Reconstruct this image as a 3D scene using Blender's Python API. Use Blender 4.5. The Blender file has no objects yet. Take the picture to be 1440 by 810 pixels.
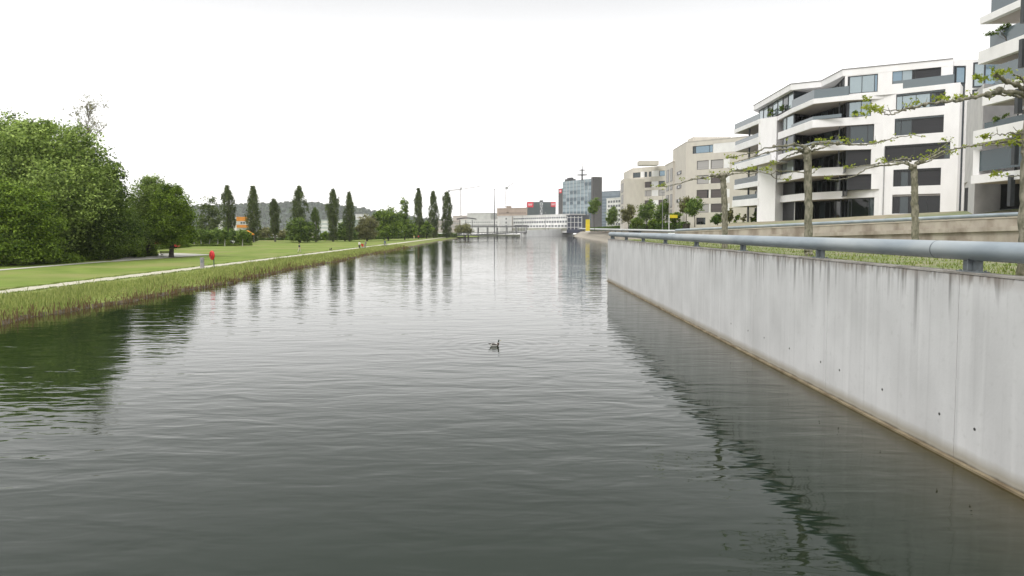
import bpy, bmesh, math, random
import numpy as np
from mathutils import Vector, Matrix
R = math.radians
sc = bpy.context.scene
col = sc.collection
# ------------------------------------------------------------------ camera
F = 960.0                      # focal length in photo pixels (1440 wide)
TANP = 0.053                   # downward pitch
SHIFT = 31.5                   # the rest of the horizon offset, as lens shift
YAW = math.atan(5.0/F)
cam = bpy.data.cameras.new("camera"); camo = bpy.data.objects.new("camera", cam); col.objects.link(camo)
camo.location = (0, 0, 5.0)
camo.rotation_euler = (R(90)-math.atan(TANP), 0, -YAW)
cam.sensor_width = 36; cam.lens = 36*F/1440/1.0*math.sqrt(1.0)
cam.shift_y = -SHIFT/1440
cam.clip_start = 0.1; cam.clip_end = 9000
sc.camera = camo
# ------------------------------------------------------------------ world, sun, exposure
w = bpy.data.worlds.new("World"); sc.world = w; w.use_nodes = True
nt = w.node_tree; N = nt.nodes; L = nt.links
bg = N["Background"]
SUN_EL, SUN_AZ = R(52), R(222)
sky = N.new("ShaderNodeTexSky"); sky.sky_type = 'NISHITA'; sky.sun_disc = False
sky.sun_elevation = SUN_EL; sky.sun_rotation = SUN_AZ; sky.dust_density = 3
hs = N.new("ShaderNodeHueSaturation"); hs.inputs["Saturation"].default_value = .25
L.new(sky.outputs[0], hs.inputs["Color"])
tc = N.new("ShaderNodeTexCoord"); sx = N.new("ShaderNodeSeparateXYZ"); L.new(tc.outputs["Generated"], sx.inputs[0])
cr = N.new("ShaderNodeValToRGB"); L.new(sx.outputs["Z"], cr.inputs[0])      # overcast sky: brighter overhead than at the horizon
e = cr.color_ramp.elements
K = 10.0
e[0].position = 0.0; e[0].color = (1.62*K, 1.58*K, 1.55*K, 1)
e[1].position = 1.0; e[1].color = (2.05*K, 2.08*K, 2.12*K, 1)
m = e.new(0.17); m.color = (1.62*K, 1.61*K, 1.60*K, 1)
m = e.new(0.45); m.color = (.86*K, .875*K, .89*K, 1)
m = e.new(0.31); m.color = (.985*K, .99*K, 1.0*K, 1)
m = e.new(0.62); m.color = (1.45*K, 1.47*K, 1.49*K, 1)
nz = N.new("ShaderNodeTexNoise"); nz.inputs["Scale"].default_value = 2.2; nz.inputs["Detail"].default_value = 4
mp = N.new("ShaderNodeMapping"); mp.inputs["Scale"].default_value = (1, 1, 3); L.new(tc.outputs["Generated"], mp.inputs[0]); L.new(mp.outputs[0], nz.inputs["Vector"])
mr = N.new("ShaderNodeMapRange"); mr.inputs["To Min"].default_value = .93; mr.inputs["To Max"].default_value = 1.05; L.new(nz.outputs[0], mr.inputs[0])
mx = N.new("ShaderNodeMix"); mx.data_type = 'RGBA'; mx.inputs[0].default_value = .12
L.new(cr.outputs[0], mx.inputs[6]); L.new(hs.outputs[0], mx.inputs[7])
mu = N.new("ShaderNodeVectorMath"); mu.operation = 'SCALE'; L.new(mx.outputs[2], mu.inputs[0]); L.new(mr.outputs[0], mu.inputs[3])
L.new(mu.outputs[0], bg.inputs[0]); bg.inputs[1].default_value = .1
sun = bpy.data.lights.new("sun", 'SUN'); suno = bpy.data.objects.new("sun", sun); col.objects.link(suno)
sun.energy = 1.9; sun.angle = R(25); sun.color = (1, .97, .92)
suno.rotation_euler = (R(90)-SUN_EL, 0, R(180)-SUN_AZ)
vs = sc.view_settings; vs.view_transform = 'Standard'; vs.look = 'None'; vs.gamma = 1; vs.use_curve_mapping = False; vs.exposure = 0.0
sc.cycles.use_denoising = True
sc.cycles.max_bounces = 6; sc.cycles.diffuse_bounces = 2; sc.cycles.glossy_bounces = 3; sc.cycles.transmission_bounces = 4; sc.cycles.transparent_max_bounces = 8
sc.cycles.volume_bounces = 1
# ------------------------------------------------------------------ pixel -> world measurement of the photograph
M3 = camo.rotation_euler.to_matrix()
CX, CY = 720.0, 405.0-SHIFT
def ray(px, py): return M3 @ Vector(((px-CX)/F, (CY-py)/F, -1))
def at(px, py, Y):
    d = ray(px, py); return Vector((0, 0, 5)) + d*(Y/d.y)
def gz(px, py, z):
    d = ray(px, py); return Vector((0, 0, 5)) + d*((z-5)/d.z)
def atz(px, py, z):             # same as gz, 2D
    p = gz(px, py, z); return (p.x, p.y)
# ------------------------------------------------------------------ object helpers
def tag(o, label=None, cat=None, group=None, kind=None):
    if label: o["label"] = label
    if cat: o["category"] = cat
    if group: o["group"] = group
    if kind: o["kind"] = kind
    return o
def empty(name, loc=(0, 0, 0), label=None, cat=None, group=None, rz=0):
    o = bpy.data.objects.new(name, None); col.objects.link(o); o.location = loc; o.rotation_euler = (0, 0, rz); o.empty_display_size = .3
    return tag(o, label, cat, group)
class MB:
    def __init__(s): s.v = []; s.f = []; s.mi = []; s.sm = []
    def add(s, vs, fs, mi=0, smooth=False):
        b = len(s.v); s.v += [tuple(v) for v in vs]
        for f in fs: s.f.append(tuple(b+i for i in f)); s.mi.append(mi); s.sm.append(smooth)
        return s
    def box(s, x0, x1, y0, y1, z0, z1, mi=0, fr=None):
        P = [(x, y, z) for z in (z0, z1) for y in (y0, y1) for x in (x0, x1)]
        if fr: P = [fr.w(*p) for p in P]
        return s.add(P, [(0, 2, 3, 1), (4, 5, 7, 6), (0, 1, 5, 4), (2, 6, 7, 3), (0, 4, 6, 2), (1, 3, 7, 5)], mi)
    def prism(s, pts, z0, z1, mi=0, mtop=None):
        a = sum(pts[i][0]*pts[(i+1) % len(pts)][1]-pts[(i+1) % len(pts)][0]*pts[i][1] for i in range(len(pts)))
        if a < 0: pts = pts[::-1]
        n = len(pts); f0 = z0 if callable(z0) else (lambda x, y: z0); f1 = z1 if callable(z1) else (lambda x, y: z1)
        V = [(x, y, f0(x, y)) for x, y in pts]+[(x, y, f1(x, y)) for x, y in pts]
        s.add(V, [(i, (i+1) % n, n+(i+1) % n, n+i) for i in range(n)]+[tuple(range(n-1, -1, -1))], mi)
        s.add(V[n:], [tuple(range(n))], mi if mtop is None else mtop)
        return s
    def tube(s, pts, rad, n=8, mi=0, cap=True, smooth=True):
        pts = [Vector(p) for p in pts]; k = len(pts)
        if not hasattr(rad, '__len__'): rad = [rad]*k
        V = []; up = None
        for i, p in enumerate(pts):
            t = (pts[min(i+1, k-1)]-pts[max(i-1, 0)]).normalized()
            if up is None: up = Vector((0, 0, 1)) if abs(t.z) < .9 else Vector((1, 0, 0))
            a = t.cross(up).normalized(); b = a.cross(t).normalized(); up = b
            for j in range(n):
                q = 2*math.pi*j/n; V.append(p+(a*math.cos(q)+b*math.sin(q))*rad[i])
        Fs = [(i*n+j, i*n+(j+1) % n, (i+1)*n+(j+1) % n, (i+1)*n+j) for i in range(k-1) for j in range(n)]
        s.add(V, Fs, mi, smooth)
        if cap: s.add(V[:n], [tuple(range(n))], mi); s.add(V[-n:], [tuple(range(n-1, -1, -1))], mi)
        return s
    def ball(s, c, r, nu=12, nv=8, mi=0, rot=None):
        V = []; c = Vector(c)
        if not hasattr(r, '__len__'): r = (r, r, r)
        for i in range(nv+1):
            th = math.pi*i/nv
            for j in range(nu):
                ph = 2*math.pi*j/nu
                p = Vector((r[0]*math.sin(th)*math.cos(ph), r[1]*math.sin(th)*math.sin(ph), r[2]*math.cos(th)))
                if rot: p = rot @ p
                V.append(c+p)
        return s.add(V, [(i*nu+j, (i+1)*nu+j, (i+1)*nu+(j+1) % nu, i*nu+(j+1) % nu) for i in range(nv) for j in range(nu)], mi, True)
    def build(s, name, mats, parent=None, origin=None):
        me = bpy.data.meshes.new(name)
        V = s.v
        if origin is not None: V = [(x-origin[0], y-origin[1], z-origin[2]) for x, y, z in V]
        me.from_pydata(V, [], s.f)
        if not isinstance(mats, (list, tuple)): mats = [mats]
        for m_ in mats: me.materials.append(m_)
        me.polygons.foreach_set("material_index", s.mi); me.polygons.foreach_set("use_smooth", s.sm)
        me.update()
        o = bpy.data.objects.new(name, me); col.objects.link(o)
        if parent is not None:
            o.parent = parent
            if origin is None:      # vertices are in world space: keep them there
                top = parent
                mi_ = Matrix.Identity(4)
                chain = []
                while top is not None: chain.append(top); top = top.parent
                for q in reversed(chain): mi_ = mi_ @ (Matrix.Translation(q.location) @ q.rotation_euler.to_matrix().to_4x4())
                me.transform(mi_.inverted())
        elif origin is not None: o.location = origin
        return o
class Frame:                    # a vertical plane: s along A->B, n outward (towards -normal side given), z up
    def __init__(f, A, B, flip=False):
        f.A = Vector((A[0], A[1])); d = Vector((B[0], B[1]))-f.A; f.len = d.length; f.d = d/f.len
        n = Vector((f.d.y, -f.d.x))
        if flip: n = -n
        f.n = n
    def w(f, s, n, z): p = f.A+f.d*s+f.n*n; return (p.x, p.y, z)
    def s(f, px, py=250, n=0):
        r = ray(px, py); A = f.A+f.n*n
        # (t r.x, t r.y) = A + s d
        det = r.x*(-f.d.y)-r.y*(-f.d.x)
        t = (A.x*(-f.d.y)-A.y*(-f.d.x))/det
        p = Vector((r.x*t, r.y*t))-A
        return p.dot(f.d)
    def z(f, px, py, n=0):
        r = ray(px, py); A = f.A+f.n*n
        det = r.x*(-f.d.y)-r.y*(-f.d.x); t = (A.x*(-f.d.y)-A.y*(-f.d.x))/det
        return 5+r.z*t
def wall_holes(mb, fr, s0, s1, z0, z1, holes, depth=.25, n=0, mi=0):
    S = sorted(set([s0, s1]+[h for H in holes for h in H[:2]])); Z = sorted(set([z0, z1]+[h for H in holes for h in H[2:4]]))
    S = [s for s in S if s0 <= s <= s1]; Z = [z for z in Z if z0 <= z <= z1]
    for i in range(len(S)-1):
        for j in range(len(Z)-1):
            cs, cz = (S[i]+S[i+1])/2, (Z[j]+Z[j+1])/2
            if any(h[0] < cs < h[1] and h[2] < cz < h[3] for h in holes): continue
            mb.add([fr.w(S[i], n, Z[j]), fr.w(S[i+1], n, Z[j]), fr.w(S[i+1], n, Z[j+1]), fr.w(S[i], n, Z[j+1])], [(0, 1, 2, 3)], mi)
    for h in holes:
        a, b, c, d = h[:4]
        for (p, q) in (((a, c), (b, c)), ((b, c), (b, d)), ((b, d), (a, d)), ((a, d), (a, c))):
            mb.add([fr.w(p[0], n, p[1]), fr.w(p[0], n-depth, p[1]), fr.w(q[0], n-depth, q[1]), fr.w(q[0], n, q[1])], [(0, 1, 2, 3)], mi)
# ------------------------------------------------------------------ materials
def mk(name):
    m_ = bpy.data.materials.new(name); m_.use_nodes = True
    n_ = m_.node_tree.nodes; b = n_["Principled BSDF"]; return m_, n_, m_.node_tree.links, b
def mat(name, c1, c2=None, scale=3.0, rough=.7, bump=0.0, stretch=(1, 1, 1), detail=5, metal=0, spec=.5, bscale=None, c3=None, s3=.3):
    m_, n_, l_, b = mk(name)
    b.inputs["Roughness"].default_value = rough; b.inputs["Metallic"].default_value = metal
    b.inputs["Specular IOR Level"].default_value = spec
    c2 = c2 or tuple(x*.82 for x in c1)
    tc_ = n_.new("ShaderNodeTexCoord"); mp_ = n_.new("ShaderNodeMapping"); mp_.inputs["Scale"].default_value = stretch
    l_.new(tc_.outputs["Object"], mp_.inputs[0])
    nz_ = n_.new("ShaderNodeTexNoise"); nz_.inputs["Scale"].default_value = scale; nz_.inputs["Detail"].default_value = detail
    l_.new(mp_.outputs[0], nz_.inputs["Vector"])
    r_ = n_.new("ShaderNodeValToRGB"); r_.color_ramp.elements[0].position = .35; r_.color_ramp.elements[1].position = .65
    r_.color_ramp.elements[0].color = (*c2, 1); r_.color_ramp.elements[1].color = (*c1, 1)
    l_.new(nz_.outputs[0], r_.inputs[0]); out = r_.outputs[0]
    if c3:
        n2 = n_.new("ShaderNodeTexNoise"); n2.inputs["Scale"].default_value = s3; n2.inputs["Detail"].default_value = 4
        l_.new(mp_.outputs[0], n2.inputs["Vector"])
        r2 = n_.new("ShaderNodeMapRange"); r2.inputs["From Min"].default_value = .45; r2.inputs["From Max"].default_value = .65; l_.new(n2.outputs[0], r2.inputs[0])
        x_ = n_.new("ShaderNodeMix"); x_.data_type = 'RGBA'; l_.new(r2.outputs[0], x_.inputs[0]); l_.new(out, x_.inputs[6]); x_.inputs[7].default_value = (*c3, 1)
        out = x_.outputs[2]
    l_.new(out, b.inputs["Base Color"])
    if bump:
        nb = nz_
        if bscale: nb = n_.new("ShaderNodeTexNoise"); nb.inputs["Scale"].default_value = bscale; nb.inputs["Detail"].default_value = 4; l_.new(mp_.outputs[0], nb.inputs["Vector"])
        bp = n_.new("ShaderNodeBump"); bp.inputs["Distance"].default_value = bump; l_.new(nb.outputs[0], bp.inputs["Height"]); l_.new(bp.outputs[0], b.inputs["Normal"])
    return m_
def leafmat(name, dark, light, trans=.25):
    m_, n_, l_, b = mk(name)
    at_ = n_.new("ShaderNodeAttribute"); at_.attribute_name = "tint"
    r_ = n_.new("ShaderNodeValToRGB"); r_.color_ramp.elements[0].color = (*dark, 1); r_.color_ramp.elements[1].color = (*light, 1)
    l_.new(at_.outputs["Fac"], r_.inputs[0]); l_.new(r_.outputs[0], b.inputs["Base Color"])
    b.inputs["Roughness"].default_value = .6; b.inputs["Specular IOR Level"].default_value = .12
    tr = n_.new("ShaderNodeBsdfTranslucent"); l_.new(r_.outputs[0], tr.inputs[0])
    ms = n_.new("ShaderNodeMixShader"); ms.inputs[0].default_value = trans
    l_.new(b.outputs[0], ms.inputs[1]); l_.new(tr.outputs[0], ms.inputs[2]); l_.new(ms.outputs[0], n_["Material Output"].inputs[0])
    return m_
def glass(name, c, rough=.04, spec=.8, metal=0.0):
    m_, n_, l_, b = mk(name); b.inputs["Base Color"].default_value = (*c, 1); b.inputs["Roughness"].default_value = rough
    b.inputs["Specular IOR Level"].default_value = spec; b.inputs["Metallic"].default_value = metal
    nz_ = n_.new("ShaderNodeTexNoise"); nz_.inputs["Scale"].default_value = .6; tc_ = n_.new("ShaderNodeTexCoord"); l_.new(tc_.outputs["Object"], nz_.inputs["Vector"])
    bp = n_.new("ShaderNodeBump"); bp.inputs["Distance"].default_value = .02; l_.new(nz_.outputs[0], bp.inputs["Height"]); l_.new(bp.outputs[0], b.inputs["Normal"])
    return m_
WHITE = mat("white_render", (.84, .825, .825), (.78, .765, .765), 1.2, .8, .002, (1, 1, .35), c3=(.75, .74, .73), s3=.25)
WHITE2 = mat("white_render_far", (.80, .79, .77), (.72, .71, .7), .5, .8)
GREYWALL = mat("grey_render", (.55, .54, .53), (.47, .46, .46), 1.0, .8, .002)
BEIGE = mat("beige_render", (.60, .56, .49), (.55, .51, .45), 1.0, .85, .002, (1, 1, .4))
DARKF = mat("dark_metal_frame", (.035, .04, .045), (.025, .028, .03), 4, .4)
BLIND = mat("charcoal_blind", (.026, .026, .031), (.018, .018, .021), 1, .6, .01, (.1, .1, 12))
BLINDL = mat("pale_blind", (.42, .40, .39), (.36, .345, .335), 1, .6, .01, (.1, .1, 12))
BLINDB = mat("brown_blind", (.12, .10, .10), (.09, .075, .075), 1, .6, .01, (.1, .1, 12))
GLASSD = glass("dark_glass", (.006, .008, .009), .04, .5)
GLASSM = glass("mid_glass", (.035, .05, .055), .05, .9, .2)
GLASSL = glass("light_glass", (.30, .36, .38), .05, 1.0, .55)
GLASSB = glass("blue_glass", (.20, .28, .34), .05, 1.0, .6)
RAILG = glass("grey_glass_railing", (.11, .14, .155), .12, 1.0, .1)
RAILD = glass("dark_glass_railing", (.03, .055, .065), .1, .6)
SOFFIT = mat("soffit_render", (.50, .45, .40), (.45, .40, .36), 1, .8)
STEEL = mat("galvanised_steel", (.31, .355, .385), (.23, .27, .30), 2.2, .5, .003, (1, .35, 1), metal=.25, c3=(.37, .405, .42), s3=.9)
STEELD = mat("weathered_steel", (.20, .225, .24), (.14, .155, .165), 6, .6, metal=.2)
BARK = mat("plane_bark", (.19, .175, .125), (.10, .10, .065), 14, .85, .02, (1, 1, .5), c3=(.26, .24, .185), s3=7)
BARKD = mat("dark_bark", (.07, .055, .045), (.04, .035, .03), 8, .9, .02)
BARKW = mat("pale_bark", (.45, .43, .38), (.3, .29, .25), 8, .9)
GREENWOOD = mat("poplar_bark", (.16, .15, .11), (.10, .09, .07), 5, .9)
GLAWN = None
# ================================================================== WATER
def water_mat():
    m_, n_, l_, b = mk("lake_water")
    b.inputs["IOR"].default_value = 1.33; b.inputs["Roughness"].default_value = .03; b.inputs["Specular IOR Level"].default_value = .5
    tc_ = n_.new("ShaderNodeTexCoord"); sp = n_.new("ShaderNodeSeparateXYZ"); l_.new(tc_.outputs["Object"], sp.inputs[0])
    # silt: shallow brown shelf along the reed bank and the concrete wall; widened by the wall to colour its reflection olive
    def rng(src, a, b_, lo=0, hi=1):
        r_ = n_.new("ShaderNodeMapRange"); r_.inputs["From Min"].default_value = a; r_.inputs["From Max"].default_value = b_
        r_.inputs["To Min"].default_value = lo; r_.inputs["To Max"].default_value = hi; l_.new(src, r_.inputs[0]); return r_.outputs[0]
    def math_(op, a, b_=None):
        q = n_.new("ShaderNodeMath"); q.operation = op
        for i, v in enumerate((a, b_)):
            if v is None: continue
            if isinstance(v, (int, float)): q.inputs[i].default_value = v
            else: l_.new(v, q.inputs[i])
        return q.outputs[0]
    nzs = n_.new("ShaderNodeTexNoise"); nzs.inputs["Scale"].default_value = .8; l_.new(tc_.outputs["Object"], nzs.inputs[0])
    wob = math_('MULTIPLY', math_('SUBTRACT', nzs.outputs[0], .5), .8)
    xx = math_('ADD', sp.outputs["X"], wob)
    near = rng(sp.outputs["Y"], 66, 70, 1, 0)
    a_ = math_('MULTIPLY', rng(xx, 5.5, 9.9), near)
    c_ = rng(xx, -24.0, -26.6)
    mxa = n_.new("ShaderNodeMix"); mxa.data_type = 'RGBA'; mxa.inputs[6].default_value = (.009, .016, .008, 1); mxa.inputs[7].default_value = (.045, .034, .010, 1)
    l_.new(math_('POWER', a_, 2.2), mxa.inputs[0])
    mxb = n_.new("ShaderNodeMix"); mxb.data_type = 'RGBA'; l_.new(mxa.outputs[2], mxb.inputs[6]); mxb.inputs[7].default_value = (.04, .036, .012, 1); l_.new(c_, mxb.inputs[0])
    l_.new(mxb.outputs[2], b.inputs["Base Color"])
    # waves
    def noise(scale, sxy, rot=0, det=2, dist=0.0):
        mp_ = n_.new("ShaderNodeMapping"); mp_.inputs["Scale"].default_value = (sxy[0], sxy[1], 1); mp_.inputs["Rotation"].default_value = (0, 0, rot)
        l_.new(tc_.outputs["Object"], mp_.inputs[0]); q = n_.new("ShaderNodeTexNoise"); q.inputs["Scale"].default_value = scale; q.inputs["Detail"].default_value = det
        q.inputs["Distortion"].default_value = dist
        l_.new(mp_.outputs[0], q.inputs["Vector"]); return q.outputs[0]
    h1 = noise(1.0, (.45, 1.2), .05, 2.0, .5)      # metre long wavelets, crests across the lake
    h2 = noise(1.0, (1.0, 2.6), -.15, 2.0, .3)
    h3 = noise(1.0, (.12, .30), .2, 1.0)
    patch = noise(1.0, (.035, .03), 0, 2)
    pm = rng(patch, .35, .65, .45, 1.1)
    hh = math_('ADD', math_('MULTIPLY', h1, .033), math_('MULTIPLY', h2, .012))
    hh = math_('MULTIPLY', hh, pm)
    hh = math_('ADD', hh, math_('MULTIPLY', h3, .022))
    # the rings of the duck's wake
    dk = n_.new("ShaderNodeVectorMath"); dk.operation = 'DISTANCE'; l_.new(tc_.outputs["Object"], dk.inputs[0]); dk.inputs[1].default_value = DUCK
    ring = math_('MULTIPLY', math_('SINE', math_('MULTIPLY', dk.outputs["Value"], 11.0)), rng(dk.outputs["Value"], .3, 4.5, .003, 0))
    hh = math_('ADD', hh, ring)
    bp = n_.new("ShaderNodeBump"); bp.inputs["Strength"].default_value = 1; bp.inputs["Distance"].default_value = 1
    l_.new(hh, bp.inputs["Height"]); l_.new(bp.outputs[0], b.inputs["Normal"])
    return m_
_d = gz(696, 487, 0); DUCK = (_d.x, _d.y, 0.0)
XW = 9.67                       # lake face of the concrete wall
YW = 66.4                       # its far end
mb = MB(); mb.add([(-300, -60, 0), (400, -60, 0), (400, 700, 0), (-300, 700, 0)], [(0, 1, 2, 3)])
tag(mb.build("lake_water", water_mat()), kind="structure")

# ================================================================== GROUND (one sheet to the horizon, below the detail sheets)
LAWN = mat("mown_lawn", (.19, .245, .055), (.135, .19, .038), .35, .9, .02, spec=.08, detail=8, bscale=30, c3=(.225, .235, .08), s3=.10)
MEADOW = mat("rough_meadow", (.22, .26, .075), (.16, .195, .05), 1.5, .9, .03, spec=.1, detail=8, c3=(.14, .13, .05), s3=.3)
SOIL = mat("wet_brown_bank", (.095, .072, .04), (.06, .047, .026), 3, .8, .03, detail=8)
FARG = mat("far_ground", (.11, .13, .06), (.09, .10, .055), .01, .9)
GRAVEL = mat("pale_gravel_path", (.50, .47, .37), (.40, .38, .29), 2, .9, .01, detail=8)
TAN = mat("tan_gravel_bank", (.36, .32, .26), (.29, .26, .21), .5, .9, .02, detail=8)
CONCF = mat("far_concrete", (.84, .83, .81), (.75, .74, .72), .3, .8, stretch=(1, 1, .3))
# left land: strips in X with height profile, water edge wobbling
def edge(y): return -26.5+.35*math.sin(y*.13)+.22*math.sin(y*.41+1)+.18*math.sin(y*1.1)-(.012*max(0, y-60) if y < 250 else 2.3)
def sheet(name, xs, ys, mats, pick, kind="structure"):
    mb = MB(); V = []
    for y in ys:
        for dx, z in xs(y): V.append((dx, y, z))
    n = len(xs(ys[0])); Fs = []; mi = []
    for i in range(len(ys)-1):
        for j in range(n-1): Fs.append((i*n+j, i*n+j+1, (i+1)*n+j+1, (i+1)*n+j)); mi.append(pick(j))
    mb.add(V, Fs, 0, True); mb.mi = mi
    return tag(mb.build(name, mats), kind=kind)
ys = [-60, -20, 0, 10]+[20+.5*i for i in range(120)]+[80+2*i for i in range(60)]+[200+6*i for i in range(33)]
def zland(x, y):                # height of the park on the left
    d = -28.0-x
    z = .36+.24*min(1, max(0, d/4.5)) if d > 0 else .2
    z += .008*max(0, -38-x)
    z += .25*math.sin(x*.05+y*.021)*min(1, max(0, -60-x)/60)
    return z
def prof(y):
    e_ = edge(y)
    return [(e_+2.5, -1.0), (e_+.25, -.12), (e_-.25, .16), (e_-.8, .30), (e_-2.2, .40), (e_-4.5, .52), (-34.4, .60)]
sheet("reed_bank", prof, ys, [SOIL, MEADOW], lambda j: 0 if j < 2 else 1)
sheet("park_lawn", lambda y: [(x, zland(x, y) if x < -37.2 else .6) for x in (-34.4, -37.2, -40, -44, -50, -56, -64, -75, -90, -110, -140, -180, -240, -320, -420)], ys, [LAWN], lambda j: 0)
mb = MB(); mb.add([(-34.45, -60, .604), (-36.95, -60, .604), (-36.6, 398, .604), (-34.0, 398, .604)], [(0, 1, 2, 3)])
for i in range(0): pass
tag(mb.build("gravel_path", GRAVEL), kind="structure")
mb = MB()
pts = [(-52.6, -60), (-54.0, -60), (-54.6, 92), (-58.5, 112), (-58.6, 124), (-52.5, 118), (-53.2, 92)]
ZP = lambda x, y: zland(x, y)+.03
V = []; seg = [-60+4*i for i in range(39)]
for y in seg: V += [(-52.8, y, ZP(-52.8, y)), (-54.2, y, ZP(-54.2, y))]
mb.add(V, [(2*i, 2*i+1, 2*i+3, 2*i+2) for i in range(len(seg)-1)])
mb.add([(-52.8, 90, ZP(-52.8, 90)+.004), (-61, 112, ZP(-61, 112)+.02), (-60, 122, ZP(-60, 122)+.02), (-50, 116, ZP(-50, 116)+.02), (-52.0, 92, ZP(-52, 92)+.004)], [(0, 1, 2, 3, 4)])
tag(mb.build("park_footpath", mat("pale_footpath", (.48, .46, .40), (.40, .385, .33), 3, .9)), kind="structure")
# far land beyond the lake
mb = MB()
mb.add([(-420, 396, .62), (-31, 396, .62), (-24, 412, .3), (-19, 445, .25), (-19, 470, .2), (-60, 547, 2), (-420, 547, 3)], [(0, 1, 2, 3, 4, 5, 6)])
mb.build("far_lawn", LAWN)["kind"] = "structure"
mb = MB(); mb.add([(-3500, 546, 2), (3500, 546, 2), (3500, 6000, 2), (-3500, 6000, 2)], [(0, 1, 2, 3)])
mb.add([(-3500, -60, .55), (-420, -60, .55), (-420, 546, 2), (-3500, 546, 2)], [(0, 1, 2, 3)])
mb.build("far_ground", FARG)["kind"] = "structure"
# right bank beyond the wall
def rx(y): return 39+(y-261)*.0375
mb = MB(); ysr = [190+8*i for i in range(42)]
V = []
for y in ysr:
    b_ = rx(y); V += [(b_-2, y, -.4), (b_, y, .02), (b_+2.5, y, 1.5), (b_+5.0, y, 3.3), (b_+8, y, 3.6), (b_+8.05, y, 4.2)]
mb.add(V, [(i*6+j, i*6+j+1, (i+1)*6+j+1, (i+1)*6+j) for i in range(len(ysr)-1) for j in range(5)], 0, False)
tag(mb.build("gravel_shore", TAN), kind="structure")
mb = MB()
mb.add([(20, 82, 4.6), (47, 190, 4.2), (55.5, 526, 4.2), (400, 526, 4.8), (400, -60, 6.4), (54, 84, 6.3), (36, 118, 5.9), (44, 90, 5.9)][:3]+[(400, 526, 5.5), (400, 150, 6.6), (60, 150, 6.3), (36, 118, 5.7)], [(0, 1, 2, 3, 4, 5, 6)])
tag(mb.build("upper_lawn", LAWN), kind="structure")

# ================================================================== TERRACE RIGHT
ZT = 4.05
RA, RB = (20.0, 82.0), (37.3, 50.0)         # foot of the ramp wall, left and right ends in view
RC = (52.0, 22.8)                            # carried on out of frame
def ramp_z(x): return 4.62+(x-20.0)*(5.86-4.62)/17.3
mb = MB()
mb.add([(XW+.35, -60, ZT-.06), (60, -60, ZT-.06), (60, 10, ZT-.06), RC+(ZT-.06,), RB+(ZT-.06,), RA+(ZT-.06,), (XW+.35, YW, ZT-.06)], [(0, 1, 2, 3, 4, 5, 6)])
TL = mat("thin_terrace_grass", (.14, .19, .05), (.25, .21, .14), 1.6, .95, .05, detail=8, c3=(.12, .16, .04), s3=.5)
tag(mb.build("terrace_lawn", TL), kind="structure")
# ground behind the ramp wall rising to the houses
mb = MB()
G = [(20, 82, 4.6), (37.3, 50, 5.85), (52, 22.8, 6.9), (140, 22.8, 7.2), (140, 150, 6.7), (60, 150, 6.4), (36, 118, 5.7)]
SLOPE = mat("dry_slope", (.30, .25, .18), (.22, .20, .12), .8, .95, .03, detail=8, c3=(.17, .19, .09), s3=.12)
mb.add([(20, 82, 4.60), (37.3, 50, 5.84), (52, 22.8, 6.9), (70, 22.8, 7.25), (45.5, 63, 6.9), (42, 78, 6.6), (41.2, 100, 6.3), (40, 122, 6.2), (36, 118, 5.7)], [(0, 1, 7, 8), (1, 5, 6, 7), (1, 4, 5), (1, 2, 3, 4)])
mb.add([(70, 22.8, 7.25), (200, 22.8, 7.25), (200, 150, 6.6), (60, 150, 6.4), (40, 122, 6.2), (41.2, 100, 6.3), (42, 78, 6.6), (45.5, 63, 6.9)], [tuple(range(8))])
tag(mb.build("sloping_ground", SLOPE), kind="structure")

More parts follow.
